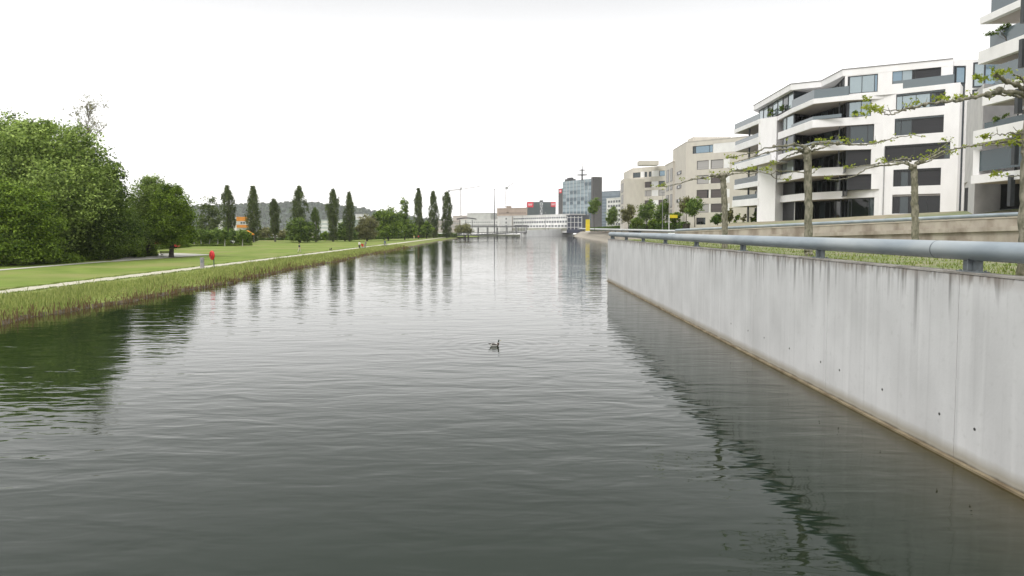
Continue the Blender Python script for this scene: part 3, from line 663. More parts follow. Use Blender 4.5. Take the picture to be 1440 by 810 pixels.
# long hedges / rough grass bank in front of the young trees
def hedge(name, label, A, B, wd, h, n, ls, lm, seed, z=None, group=None, kind=None):
    rng = np.random.default_rng(seed); A = Vector(A); B = Vector(B); d = (B-A); ln = d.length; d.normalize(); nn = Vector((-d.y, d.x, 0))
    root = empty(name, A, label, "hedge", group); mb = MB()
    q = [A-nn*(wd*.32), B-nn*(wd*.32), B+nn*(wd*.32), A+nn*(wd*.32)]
    V = [(p_.x-A.x, p_.y-A.y, p_.z-A.z-.1) for p_ in q]+[(p_.x-A.x, p_.y-A.y, p_.z-A.z+h*.8) for p_ in q]
    mb.add(V, [(0, 1, 5, 4), (1, 2, 6, 5), (2, 3, 7, 6), (3, 0, 4, 7), (4, 5, 6, 7)]); o = mb.build("branches", BARKD, None); o.parent = root
    t = rng.random(n)*ln; s_ = (rng.random(n)-.5)*wd; hh = h*(.92+.10*np.sin(t*.9+seed)+.06*np.sin(t*2.3)); zz = rng.random(n)*hh
    side = rng.random(n); s_ = np.where(side < .45, -wd/2*(.85+.25*rng.random(n)), s_); zz = np.where(side >= .45, hh*(.82+.22*rng.random(n)), zz)
    P = np.stack([d.x*t+nn.x*s_, d.y*t+nn.y*s_, zz+d.z*t], 1)
    leaves_mesh("foliage", lm, root, P, ls*(.6+.8*rng.random(n)), rng, rng.normal(.5, .2, n)+.15*np.sin(t*1.7))
    return root
a_ = at(262, 347, 165); b_ = at(352, 344, 178)
hedge("hedge", "low dark hedge running under the row of young trees", (a_.x, a_.y, zland(a_.x, a_.y)), (b_.x, b_.y, zland(b_.x, b_.y)), 2.2, .45, 3500, .12, LM_BROAD, 4)
a_ = at(210, 346, 140); b_ = at(262, 346, 160)
hedge("hedge", "low hedge seen between the trunks of the round pair", (a_.x, a_.y, zland(a_.x, a_.y)), (b_.x, b_.y, zland(b_.x, b_.y)), 2.2, 1.0, 4500, .16, LM_BROAD, 6)
a_ = at(355, 343, 245); b_ = at(470, 340.5, 262)
hedge("hedge", "long low hedge in front of the parked cars", (a_.x, a_.y, zland(a_.x, a_.y)), (b_.x, b_.y, zland(b_.x, b_.y)), 2.0, .8, 4500, .2, LM_DARK, 7)
a_ = at(470, 339, 262); b_ = at(640, 331.5, 390)
hedge("hedge", "dark hedge running under the trees to the lake's far corner", (a_.x, a_.y, zland(a_.x, a_.y)), (b_.x, b_.y, .9), 2.5, 1.7, 9000, .3, LM_DARK, 8)

a_ = at(252, 343, 190); b_ = at(352, 341, 200)
hedge("hedge", "tall dense shrub belt behind the row of young trees", (a_.x, a_.y, zland(a_.x, a_.y)), (b_.x, b_.y, zland(b_.x, b_.y)), 4, 3.4, 9000, .26, LM_BROAD, 24)
# --- reeds along the bank: one uncountable mass
def reeds():
    rng = np.random.default_rng(7); n = 52000
    y = 22+170*rng.random(n)**1.7; d = rng.random(n)**.85*7.0
    e_ = np.array([edge(v) for v in y]); x = e_+.30-d
    prof_x = np.array([0, .55, .9, 2.2, 4.5, 7.5]); prof_z = np.array([.0, .16, .30, .40, .52, .58]); z = np.interp(d, prof_x, prof_z)
    lump = .5+.5*np.sin(x*.9+y*.35)*np.sin(y*.23+x*.4+2)
    h = np.where(d < .55, .12+.25*rng.random(n), (.18+.40*rng.random(n)**1.5)*(.30+1.0*lump))*np.where(rng.random(n) < .03, 1.9, 1)*np.where(d > 5.6, .45, 1)*np.where(y > 110, .8, 1)
    wv = .018+.02*rng.random(n)+y*.00022; az = rng.random(n)*3.14; lx = rng.normal(0, .12, n)*h; ly = rng.normal(0, .12, n)*h
    dx = np.cos(az)*wv; dy = np.sin(az)*wv
    V = np.stack([np.stack([x-dx, y-dy, z-.05], 1), np.stack([x+dx, y+dy, z-.05], 1), np.stack([x+lx+dx*.5, y+ly+dy*.5, z+h*.75], 1), np.stack([x+lx*1.6, y+ly*1.6, z+h], 1), np.stack([x+lx-dx*.5, y+ly-dy*.5, z+h*.7], 1)], 1).reshape(-1, 3)
    me = bpy.data.meshes.new("reeds"); me.vertices.add(5*n); me.vertices.foreach_set("co", V.astype(np.float32).ravel())
    me.loops.add(5*n); me.loops.foreach_set("vertex_index", np.arange(5*n, dtype=np.int32))
    me.polygons.add(n); me.polygons.foreach_set("loop_start", np.arange(0, 5*n, 5, dtype=np.int32)); me.polygons.foreach_set("loop_total", np.full(n, 5, np.int32))
    brown = (d < .55) & (rng.random(n) < .75) | ((d < 1.5) & (rng.random(n) < .25))
    t = np.where(brown, rng.random(n)*.28, .5+.5*rng.random(n))
    a = me.attributes.new("tint", 'FLOAT', 'FACE'); a.data.foreach_set("value", t.astype(np.float32))
    m_ = leafmat("reed_blades", (.18, .12, .065), (.44, .47, .16), .3)
    r_ = [q for q in m_.node_tree.nodes if q.type == 'VALTORGB'][0]
    q = r_.color_ramp.elements.new(.30); q.color = (.20, .14, .07, 1); q = r_.color_ramp.elements.new(.5); q.color = (.20, .26, .065, 1)
    me.materials.append(m_); me.update(calc_edges=True)
    o = bpy.data.objects.new("reeds", me); col.objects.link(o); tag(o, "green reeds and rough grass with brown stubs along the water's edge", "reeds", kind="stuff")
reeds()
# rough weed tufts in the far bank and algae patch
def tufts():
    rng = np.random.default_rng(17); n = 15000; x = XW+.45+rng.random(n)**1.6*9; y = 10+rng.random(n)**1.5*54; lump = np.sin(x*1.7+y*.8)*np.sin(y*.9-x)+np.sin(y*2.3+x)*.5
    k = lump > -.25; x, y = x[k], y[k]; n = len(x); h = .05+.13*rng.random(n)**2; a_ = rng.random(n)*3.14; w_ = .012+.01*rng.random(n)
    dx, dy = np.cos(a_)*w_, np.sin(a_)*w_; z = ZT-.06; lx, ly = rng.normal(0, .4, n)*h, rng.normal(0, .4, n)*h
    V = np.stack([np.stack([x-dx, y-dy, x*0+z], 1), np.stack([x+dx, y+dy, x*0+z], 1), np.stack([x+lx, y+ly, z+h], 1)], 1).reshape(-1, 3)
    me = bpy.data.meshes.new("grass_tufts"); me.from_pydata([tuple(v) for v in V], [], [(3*i, 3*i+1, 3*i+2) for i in range(n)]); at_ = me.attributes.new("tint", 'FLOAT', 'FACE'); at_.data.foreach_set("value", rng.random(n).astype(np.float32))
    me.materials.append(leafmat("tuft_blades", (.12, .17, .03), (.30, .34, .10))); o = bpy.data.objects.new("grass_tufts", me); col.objects.link(o); tag(o, "short green and yellow grass tufts on the terrace behind the wall", "grass", kind="stuff")
tufts()
def verge():
    rng = np.random.default_rng(23); V = []; n = 16000; s_ = rng.random(n); y = 40+150*s_**1.6; side = rng.random(n) < .5
    x = np.where(side, -34.45-(y+60)*(-.45/458), -36.95+(y+60)*(.35/458))+rng.normal(0, .13, n)+.14*np.sin(y*1.3)+.1*np.sin(y*3.1); h = .04+.10*rng.random(n)**2; a_ = rng.random(n)*3.14; w_ = .02+.02*rng.random(n)
    dx, dy = np.cos(a_)*w_, np.sin(a_)*w_; z = .6; lx, ly = rng.normal(0, .4, n)*h, rng.normal(0, .4, n)*h
    V = np.stack([np.stack([x-dx, y-dy, x*0+z], 1), np.stack([x+dx, y+dy, x*0+z], 1), np.stack([x+lx, y+ly, z+h], 1)], 1).reshape(-1, 3)
    me = bpy.data.meshes.new("verge_grass"); me.from_pydata([tuple(v) for v in V], [], [(3*i, 3*i+1, 3*i+2) for i in range(n)]); at_ = me.attributes.new("tint", 'FLOAT', 'FACE'); at_.data.foreach_set("value", rng.random(n).astype(np.float32))
    me.materials.append(leafmat("verge_blades", (.12, .17, .03), (.26, .32, .08))); o = bpy.data.objects.new("verge_grass", me); col.objects.link(o); tag(o, "ragged grass growing over both edges of the gravel path", "grass", kind="stuff")
verge()
# --- hill with forest
mb = MB(); rng = np.random.default_rng(9)
V = []; nx = 160; rows = [(2300, 0), (2380, .45), (2450, .8), (2520, 1), (2700, .85)]
for Y, k_ in rows:
    for i in range(nx+1):
        px = 100+ (720-100)*i/nx
        prof_y = np.interp(px, [100, 230, 300, 400, 440, 480, 520, 560, 620, 720], [300, 293, 290, 285.5, 286, 290, 296, 303, 312, 320])
        p = at(px, prof_y, 2520); V.append((p.x*Y/2520, Y, 2+(p.z-2)*k_+(rng.normal(0, 2.2) if k_ > 0 else 0)))
n = nx+1
mb.add(V, [(j*n+i, j*n+i+1, (j+1)*n+i+1, (j+1)*n+i) for j in range(len(rows)-1) for i in range(nx)])
HILLM = mat("forest_hill", (.050, .075, .045), (.022, .038, .026), .03, .95, 0, detail=9)
tag(mb.build("hill", HILLM), kind="structure")
k = 9000; rp_ = rng.random(k); idx = rng.integers(0, nx, k); rr = rng.integers(1, 4, k)
VV = np.array(V); P = VV[rr*n+idx]*(1-rp_)[:, None]+VV[rr*n+idx+1]*rp_[:, None]; q = rng.random(k)[:, None]; P = P*(1-q)+q*VV[(rr-1)*n+idx]; P[:, 2] += 3
o = leaves_mesh("forest", leafmat("forest_crowns", (.018, .035, .020), (.070, .095, .045), 0), None, P, 6*(.6+.8*rng.random(k)), rng, rng.random(k), .9)
tag(o, "dark forest covering the far hillside", "forest", kind="stuff")
# haze
mb = MB(); mb.box(-2000, 900, -55, 2790, -3.0, 112)
HZ = bpy.data.materials.new("haze_air"); HZ.use_nodes = True; hn = HZ.node_tree.nodes; hl = HZ.node_tree.links
for q in list(hn):
    if q.type != 'OUTPUT_MATERIAL': hn.remove(q)
pv = hn.new("ShaderNodeVolumePrincipled"); pv.inputs["Density"].default_value = .00010; pv.inputs["Color"].default_value = (.96, .97, 1, 1); pv.inputs["Anisotropy"].default_value = .2
hl.new(pv.outputs[0], [q for q in hn if q.type == 'OUTPUT_MATERIAL'][0].inputs["Volume"])
tag(mb.build("haze", HZ), kind="stuff", label="pale even haze over the lake and the far hills", cat="haze")
# ================================================================== BUILDINGS, RIGHT
def plan(px, ytop, z):           # plan position of a roof or sill point of known height seen at (px, ytop)
    return atz(px, ytop, z)
def band(poly, back, z0, z1):    # closed outline from a front polyline and a back polyline
    return list(poly)+list(back)[::-1]
def shift_line(pts, dx, dy): return [(x+dx, y+dy) for x, y in pts]
def inset(pts, d):               # offset an open polyline to the right hand side (inwards for lines running left->right seen from the lake)
    out = []
    for i, p in enumerate(pts):
        a = Vector(pts[max(i-1, 0)]); b_ = Vector(pts[min(i+1, len(pts)-1)]); t = (b_-a).normalized(); n = Vector((-t.y, t.x)); q = Vector(p)+n*d; out.append((q.x, q.y))
    return out
def parapet(mb, pts, th, z0, z1, mi=0):
    q = inset(pts, th); mb.prism(list(pts)+q[::-1], z0, z1, mi)
def window(parent, fr, s0, s1, z0, z1, n, panes, fm=DARKF, t=.06, d=.08, name="window"):
    """panes: list of (fraction, material). frame bars + panes as children"""
    fo = MB(); fo.box(s0, s1, n-d, n, z0, z0+t, 0, fr); fo.box(s0, s1, n-d, n, z1-t, z1, 0, fr)
    x = s0; w = s1-s0; tot = sum(p[0] for p in panes); bars = [s0]
    for p in panes: x += w*p[0]/tot; bars.append(x)
    for i, b_ in enumerate(bars):
        a_ = min(max(b_-t/2, s0), s1-t); fo.box(a_, a_+t, n-d+.003, n+.003, z0+t, z1-t, 0, fr)
    o = fo.build(name, fm, parent)
    for i, p in enumerate(panes):
        pb = MB(); a, b_ = bars[i], bars[i+1]; m_ = p[1]; nm = "blind" if "blind" in m_.name else "pane"
        off = .015 if nm == "blind" else -.035
        pb.box(a+.02, b_-.02, n-d+.01, n-d/2+off+.004, z0+.02, z1-.02, 0, fr); pb.build(nm, m_, o)
    return o
# ---------------------------------------------------------------- white folded apartment block
W0 = 6.2
wb = empty("apartment_block", (*plan(1093, 186.4, 20.7), W0), "white apartment block with folded balconies and dark glass, largest building on the right", "building")
# right block, lower face
A = plan(1240, 129, 23.9); B = plan(1350.8, 116.7, 23.9)
fR = Frame(A, B)                      # n points towards the lake / camera
sR = lambda px, y: fR.s(px, y)
zR = lambda px, y: fR.z(px, y)
WR = [  # px0, px1, y at mid: bottom, top ; panes
 (1254.5, 1322, 7.15, 9.75, [(1, GLASSD), (1.2, GLASSM), (1, GLASSD), (1.6, GLASSD), (1.7, GLASSD)]),
 (1256, 1323, 10.85, 13.15, [(1, GLASSD), (1, GLASSM), (1.1, GLASSD), (3.2, BLIND)]),
 (1244, 1336, 14.25, 16.45, [(4.2, BLIND), (4.2, BLIND), (.8, GLASSM)]),
 (1258, 1327, 17.75, 20.05, [(.8, GLASSM), (1.4, GLASSM), (4, BLIND)]),
 (1260, 1329, 21.2, 23.35, [(.8, GLASSL), (1.8, GLASSL), (1.8, GLASSL), (.7, GLASSM), (1.2, GLASSD)])]
holes = []
for a, b_, z0, z1, p in WR:
    ym = 322.6-((z0+z1)/2-5)*10.5
    holes.append((sR(a, ym), sR(b_, ym), z0, z1))
mb = MB(); wall_holes(mb, fR, 0, fR.len, W0, 23.9, holes, .32)
# the rest of the body: ends and back
bk = [(fR.A+fR.d*fR.len), (fR.A+fR.d*fR.len-fR.n*14)]
e1 = fR.w(fR.len, 0, 0); e2 = fR.w(fR.len, -16, 0); e0 = fR.w(0, -16, 0); e00 = fR.w(0, 0, 0)
mb.add([(e1[0], e1[1], W0), (e2[0], e2[1], W0), (e2[0], e2[1], 23.9), (e1[0], e1[1], 23.9)], [(0, 1, 2, 3)])
mb.add([(e00[0], e00[1], 23.9), (e1[0], e1[1], 23.9), (e2[0], e2[1], 23.9), (e0[0], e0[1], 23.9)], [(0, 1, 2, 3)])
mb.add([(e2[0], e2[1], W0), (e0[0], e0[1], W0), (e0[0], e0[1], 23.9), (e2[0], e2[1], 23.9)], [(0, 1, 2, 3)])
for s_ in (0.05, fR.len-.3): pass
mb.box(0, fR.len, -.16, -.01, 23.901, 24.0, 0, fR)
wall = mb.build("wall", WHITE, wb)
for (a, b_, z0, z1), spec_ in zip(holes, WR):
    o = window(wb, fR, a+.01, b_-.01, z0+.01, z1-.01-(.25 if z1 > 9 else 0), -.2, spec_[4])
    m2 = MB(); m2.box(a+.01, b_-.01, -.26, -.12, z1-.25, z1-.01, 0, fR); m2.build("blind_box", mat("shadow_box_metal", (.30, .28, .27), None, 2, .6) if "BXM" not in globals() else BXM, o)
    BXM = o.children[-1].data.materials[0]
# penthouse of the right block
pr = [plan(1341, 82, 27.4), plan(1185, 97.5, 27.4), plan(1155, 113.3, 27.4), plan(1112, 117.8, 27.4), plan(1059.5, 148.3, 27.4)]
fP = Frame(pr[1], pr[0])
hp = (fP.s(1255, 103), fP.s(1323.5, 103), 24.75, 26.75)
hp2 = (fP.s(1192, 115), fP.s(1234.5, 115), 23.9, 26.35)
mb = MB(); wall_holes(mb, fP, fP.s(1188, 115), fP.len, 23.4, 26.9, [hp, hp2], .3, n=-.02)
mb.build("penthouse_wall", WHITE, wb)
window(wb, fP, hp[0]+.01, hp[1]-.01, hp[2]+.01, hp[3]-.01, -.2, [(1, GLASSB), (1, GLASSL), (.3, GLASSD), (2.5, BLIND)])
window(wb, fP, hp2[0]+.01, hp2[1]-.01, hp2[2]+.01, hp2[3]-.01, -.1, [(.15, GLASSD), (1, GLASSL), (1, GLASSL), (.25, GLASSB)], t=.09)
# penthouse roof: white fascia, grey edge
back = [(70, 100), (70, 126), (pr[4][0]+1.5, pr[4][1]+5)]
roof_out = [pr[4], pr[3], pr[2], pr[1], pr[0], (pr[0][0]+4, pr[0][1]+10), (75, 122), (50, 132)]
mb = MB(); mb.prism(roof_out, 26.45, 27.33); r_ = mb.build("roof", WHITE, wb)
mb = MB(); ro2 = [(x-.06*(1 if i < 5 else 0), y-.06) for i, (x, y) in enumerate(roof_out)]; mb.prism(ro2, 27.332, 27.43); mb.build("roof_edge", mat("roof_flashing", (.22, .21, .20), None, 1, .6), r_)
# penthouse glass behind the folded line
def glassrun(pts, z0, z1, mats, name, parent, mull=2.0, n=-.0, t=.08):
    for i in range(len(pts)-1):
        fr_ = Frame(pts[i], pts[i+1]); k_ = max(1, round(fr_.len/mull))
        window(parent, fr_, .02, fr_.len-.02, z0, z1, n, [(1, mats[(i*3+j) % len(mats)]) for j in range(k_)], t=t, name=name)
g4 = [(pr[4][0]+.9, pr[4][1]-.3), (pr[3][0]+.7, pr[3][1]+.5), (pr[3][0]+3.5, pr[3][1]+1.8), (pr[2][0]+1.9, pr[2][1]-.2), fP.w(fP.s(1188, 115), -.3, 0)[:2]]
glassrun(g4[:2], 23.9, 26.44, [GLASSL, GLASSL, GLASSM], "window", wb, 2.6, t=.14)
glassrun(g4[1:], 23.9, 26.44, [GLASSM, GLASSD, GLASSM], "window", wb, 2.2, t=.12)
# middle folded part
L3 = [plan(1091.5, 164.5, 23.65), plan(1112, 153, 23.65), plan(1143.8, 139, 23.65), plan(1195, 133.5, 23.65), plan(1238, 129.2, 23.65)]
bands = {  # front polyline, z bottom, z top
 5: (L3, 22.95, 23.65),
 4: ([plan(1094, 186.6, 20.7), plan(1142.5, 168.7, 20.7), plan(1222, 160.6, 20.7)], 19.6, 20.7),
 3: ([plan(1093.6, 218, 16.95), plan(1145, 203.6, 16.95), plan(1223, 198.5, 16.95)], 16.1, 16.95),
 2: ([plan(1093, 246.8, 13.9), plan(1141, 236.7, 13.9), plan(1222.6, 230.5, 13.9)], 12.75, 13.9),
 1: ([plan(1092, 276, 10.6), plan(1133, 271.3, 10.6), plan(1222, 265, 10.6)], 9.5, 10.6)}
bL = (50.0, 114.0); bM = (53, 106); bRr = (55, 99)
for k_, (pl, z0, z1) in bands.items():
    ext = pl[:-1]+[(fR.w(.3, 0, 0)[0], fR.w(.3, 0, 0)[1]-.0)]
    mb = MB(); parapet(mb, ext, .22, z0+.22, z1)
    mb.prism(ext+[(56.5, 101), (49.5, 116)], z0, z0+.219)
    mb.build("balcony", WHITE, wb)
    # soffit
    mb = MB(); q = inset(ext, .25); mb.prism(q+[(56, 100.8), (49.4, 115.6)], z0-.03, z0-.003); mb.build("soffit", SOFFIT, wb)
# recessed dark glazing + floors, per storey
floors = [(6.35, 9.47), (9.75, 12.72), (13.0, 16.07), (16.35, 19.57), (19.85, 22.92)]
base_pl = [bands[i][0] for i in (1, 2, 3, 4, 4)]
mats0 = [[BLIND, GLASSD, GLASSD, GLASSM], [BLIND, GLASSD, GLASSD, BLIND], [GLASSL, GLASSD, GLASSD, BLIND], [GLASSM, GLASSD, GLASSD, GLASSM], [GLASSL, GLASSD, GLASSD, GLASSB]]
for k_, (z0, z1) in enumerate(floors):
    Lp = bands[min(k_+1, 5)][0][0] if k_ < 4 else bands[4][0][0]
    up = bands[k_+1][0] if k_ < 4 else bands[4][0]
    lo = bands[max(k_, 1)][0]
    P0 = Vector(lo[0])+Vector((.35, -.1)); P2 = Vector(up[-1])
    f1 = Frame(P0, lo[1] if k_ < 4 else lo[1])
    ym = 322.6-((z0+z1)/2-5)*8.9
    s1_ = f1.s(1113, ym)
    zb_ = z0 if k_ == 0 else bands[k_][2]
    # left front glazing
    window(wb, f1, .1, s1_, zb_+.02, z1-.02, -.3, [(1, mats0[k_][0])] if k_ < 2 else [(.35, mats0[k_][0]), (.65, mats0[k_][0])], t=.09)
    # right front glazing
    fr2 = Frame(Vector(up[1]), Vector(fR.w(.3, 0, 0)[:2])); ym2 = 322.6-((z0+z1)/2-5)*10.3
    a_, b2 = fr2.s(1190.5, ym2), fr2.s(1229 if k_ in (0, 3) else 1225, ym2)
    window(wb, fr2, a_, b2, zb_+.02, z1-.02, -.3, [(1, mats0[k_][3])] if k_ in (1, 2) else ([(.2, GLASSD), (1, GLASSM if k_ == 3 else GLASSD), (.35, GLASSM)] if k_ in (0, 3) else [(.2, GLASSD), (1, GLASSL), (.8, GLASSL)]), t=.1)
    # side returns + back of the loggia
    r0 = Vector(f1.w(s1_+.05, -.35, 0)[:2]); r3 = Vector(fr2.w(a_-.05, -.35, 0)[:2]); r1 = r0+Vector((3.2, 1.6)); r2 = r3+Vector((.6, 3.2))
    glassrun([tuple(r0), tuple(r1)], z0, z1-.01, [GLASSD], "window", wb, 1.8, t=.07)
    glassrun([tuple(r1), tuple(r2)], z0, z1-.01, [GLASSD, GLASSD, GLASSM, GLASSD], "window", wb, 1.6, t=.07)
    glassrun([tuple(r2), tuple(r3)], z0, z1-.01, [GLASSD], "window", wb, 1.8, t=.07)
    # slender pale column and dark strip
    for (fq, s_, px_) in ((f1, s1_+.35, 1115), (fr2, fr2.s(1180, ym2), 1180)):
        p = fq.w(s_, -.35, 0); mb = MB(); mb.tube([(p[0], p[1], zb_-.1), (p[0], p[1], z1)], .075, 10); mb.build("column", mat("pale_column", (.5, .5, .48), None, 3, .5) if "COLM" not in globals() else COLM, wb)
        COLM = wb.children[-1].data.materials[0]
    # dark balcony infill of the upper floors
    if k_ in (3, 4):
        pl = bands[k_][0]; q0 = Vector(f1.w(s1_, 0, 0)[:2]); q0 = Vector(pl[0]).lerp(Vector(pl[1]), .4)
        mb = MB(); parapet(mb, [tuple(q0+Vector((.1, .1))), (pl[1][0]+.1, pl[1][1]+.1), tuple(Vector(pl[1]).lerp(Vector(pl[-1]), .52)+Vector((.1, .1)))], .03, bands[k_][2]+.002, bands[k_][2]+.5); mb.build("glass_railing", RAILG, wb)
# top glass railing on band 5
q = L3; mb = MB(); parapet(mb, [(q[1][0]+.15, q[1][1]), (q[2][0]+.15, q[2][1]+.12), tuple(Vector(q[2]).lerp(Vector(q[3]), .97)+Vector((.1, .15)))], .03, 23.652, 24.95); mb.build("glass_railing", RAILG, wb)
# narrow white wall strip between middle glazing and right block, per storey (fills to fR start)
fS = Frame(Vector(bands[3][0][1]), Vector(fR.w(.3, 0, 0)[:2]))
for k_, (z0, z1) in enumerate(floors):
    up = bands[k_+1][0] if k_ < 4 else bands[4][0]
    fr2 = Frame(Vector(up[1]), Vector(fR.w(.3, 0, 0)[:2])); ym2 = 322.6-((z0+z1)/2-5)*10.3
    b2 = fr2.s(1229 if k_ in (0, 3) else 1225, ym2); zb_ = W0 if k_ == 0 else bands[k_][2]
    mb = MB(); mb.box(b2+.004, fr2.len+.1, -.4, -.002, zb_+.002, z1+.02, 0, fr2); mb.build("wall_pier", WHITE, wb)
# right block top glass rail
sa, sb = fR.s(1241.5, 121), fR.s(1341.7, 111)
mb = MB(); mb.box(sa, sb, -.14, -.11, 24.0, 25.15, 0, fR); mb.box(sa, sa+.03, -3, -.14, 24.0, 25.15, 0, fR); mb.build("glass_railing", RAILG, wb)
# downpipe
p = fR.w(fR.s(1243, 250), .09, 0); mb = MB(); mb.tube([(p[0], p[1], W0), (p[0], p[1], 16.3)], .07, 8); mb.build("downpipe", mat("zinc", (.4, .4, .4), None, 3, .5, metal=.3), wb)
# left white tower
tA = plan(1067, 167.5, 23.65); tB = plan(1092.5, 163.5, 23.65)
fT = Frame(tA, tB); mb = MB(); mb.prism([tA, tB, (tB[0]+5, tB[1]+3), (tA[0]+5, tA[1]+3)], W0-.4, 23.65); mb.build("wall_tower", WHITE, wb)
# core body closing the block behind everything
mb = MB(); mb.prism([(50.5, 115.5), (57.2, 100.5), (64, 104), (64, 126), (47.5, 131), (47.0, 121)], W0-.4, 26.4); mb.build("wall_core", mat("inner_wall", (.10, .10, .10), None, 1, .8), wb)
# left wing balconies (far side)
LB = [(5, (1032, 182.6), 23.65, 22.95, 1067), (4, (1033, 205), 20.7, 19.55, 1067), (3, (1029.5, 232.4), 16.9, 15.75, 1086), (2, (1032, 260.3), 13.25, 12.4, 1067), (1, (1029.5, 282), 10.35, 9.15, 1067)]
for k_, (px, py), zt, zb_, pe in LB:
    a_ = Vector(plan(px, py, zt)); b_ = Vector(tA)+Vector((.05, -.3)) if pe == 1067 else Vector(tB)+Vector((-.3, -.15))
    if pe == 1086: b_ = Vector(plan(1084, 217.5, 16.9))+Vector((-.2, -.3))
    ext = [(a_.x+5.5, a_.y+2.0), tuple(a_), tuple(b_)]
    mb = MB(); mb.prism([tuple(a_), tuple(b_), (b_.x+5, b_.y+2), (a_.x+5.5, a_.y+2.0)], zb_, zb_+.22)
    q0 = [tuple(a_), tuple(b_)]; parapet(mb, q0, .2, zb_+.221, zt); mb.prism([(a_.x+.21, a_.y), (a_.x+5.5, a_.y+2.0), (a_.x+5.5, a_.y+1.8), (a_.x+.21, a_.y-.2)], zb_+.221, zt-.01)
    mb.build("balcony", WHITE, wb)
    mb = MB(); mb.prism([(a_.x+.2, a_.y-.1), (b_.x+.2, b_.y+.1), (b_.x+5, b_.y+2), (a_.x+5.3, a_.y+1.8)], zb_-.03, zb_-.003); mb.build("soffit", SOFFIT, wb)
    gh = {5: 1.0, 4: .75, 3: .3, 2: 1.0, 1: .75}[k_]
    mb = MB(); parapet(mb, [(a_.x+.12, a_.y), (b_.x+.12, b_.y+.4)], .03, zt+.002, zt+gh); mb.build("glass_railing", RAILD if k_ < 3 else RAILG, wb)
p = Vector(plan(1052, 240, 14)); 
cp = at(1052, 300, 122.5)
mb = MB(); mb.tube([(cp.x, cp.y, W0-.4), (cp.x, cp.y, 22.9)], .16, 10); mb.build("column", DARKF, wb)
fW = Frame((47.2, 131), (47.0, 117)); 
for z0, z1 in ((W0, 9.1), (9.9, 12.3), (13.2, 15.7), (17, 19.5), (20.8, 22.9)):
    window(wb, fW, .3, 13.5, z0, z1, .12, [(1, GLASSD), (1, GLASSM), (1, GLASSD), (1, GLASSD)], t=.1)
# stair slot between the two white blocks
sl0 = Vector(fR.w(fR.len-.3, -1.4, 0)[:2]); sl1 = Vector(at(1366, 200, 91.5)[:2])
fSl = Frame(sl0-fR.d*2.5, sl1); mb = MB(); mb.box(0, fSl.len+.6, -3, 0, 6.0, 26.6, 0, fSl); mb.build("stair_slot", mat("dark_cladding", (.05, .06, .072), (.04, .048, .056), .6, .4), wb)
a_, b_ = fSl.s(1343.5, 105), fSl.s(1357.5, 105)
window(wb, fSl, a_, b_, 24.4, 26.6, .09, [(1, GLASSB)], t=.12)
mb = MB(); mb.box(fSl.s(1341.5, 90), fSl.s(1400, 90), -3, .05, 26.7, 27.5, 0, fSl); mb.box(b_+.01, fSl.s(1400, 90), -.5, .06, 6, 26.69, 0, fSl); mb.build("wall_link", WHITE, wb)
for i, (px, py, z_, Y, s_, lb) in enumerate([(1083, 156, 23.9, 116.5, .9, "rounded shrub on the top terrace at the left end of the white block"), (1100, 152, 23.9, 111, .7, "small shrub on the top terrace of the white block beside the first window"), (1203, 160, 20.8, 96, .5, "small potted shrub on the fourth floor balcony of the white block")]):
    p = at(px, py, Y); tree("balcony_shrub", lb, "plants on the white block's balconies", (p.x, p.y, z_), [(p.x, p.y, z_+.9*s_, .7*s_, .6*s_, .7*s_)], 700, .09, LM_BROAD, 330+i, tr=.04, k=4, cat="plant", z0=.1)
# things on the terrace of the left wing: potted plants
PLANTM = LM_BROAD
for i, (px, py, s_, lb) in enumerate([(1036, 306, .9, "leafy shrub in the ground floor terrace of the white block, leftmost"), (1045, 307, .75, "reddish leafy plant on the ground floor terrace of the white block"), (1060, 303, 1.0, "tall plant between column and wall on the ground floor terrace")]):
    Y = 124; p = at(px, py, Y); z_ = 6.0
    tree("potted_shrub", lb, "plants on the ground floor terrace", (p.x, p.y, z_), [(p.x, p.y, z_+1.0*s_, .6*s_, .6*s_, .9*s_), (p.x+.3, p.y, z_+1.6*s_, .4*s_, .4*s_, .7*s_)], 900, .12, LM_WILLOW if i == 1 else LM_BROAD, 300+i, tr=.04, k=4, cat="plant", z0=.1)
# ---------------------------------------------------------------- right white block (cut by the frame)
eb = empty("apartment_block", (39.3, 57, 6.7), "white apartment block with pointed balconies, cut off by the right edge", "building")
ZB = [9.3, 13.2, 16.4, 19.75, 22.7, 26.0]
GW = GREYWALL
# body: side wall faces the camera's left
bA = Vector(at(1358, 200, 68)[:2]); bB = Vector(at(1381, 200, 59.5)[:2]); bC = Vector((41.2, 20)); bD = Vector((60, 20)); bE = Vector((62, 75))
fG = Frame(bA, bB); fH = Frame(bB, bC)
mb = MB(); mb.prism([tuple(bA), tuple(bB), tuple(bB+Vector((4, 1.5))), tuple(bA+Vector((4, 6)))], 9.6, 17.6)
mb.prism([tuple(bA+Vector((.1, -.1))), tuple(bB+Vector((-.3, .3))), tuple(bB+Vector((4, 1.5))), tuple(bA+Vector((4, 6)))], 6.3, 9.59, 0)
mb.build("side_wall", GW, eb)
mb = MB(); mb.prism([(45.2, 67.0), (48.0, 65.2), (48.0, 20), (62, 20), (62, 78), (54, 76)], 6.3, 21.4); mb.build("wall", WHITE, eb)

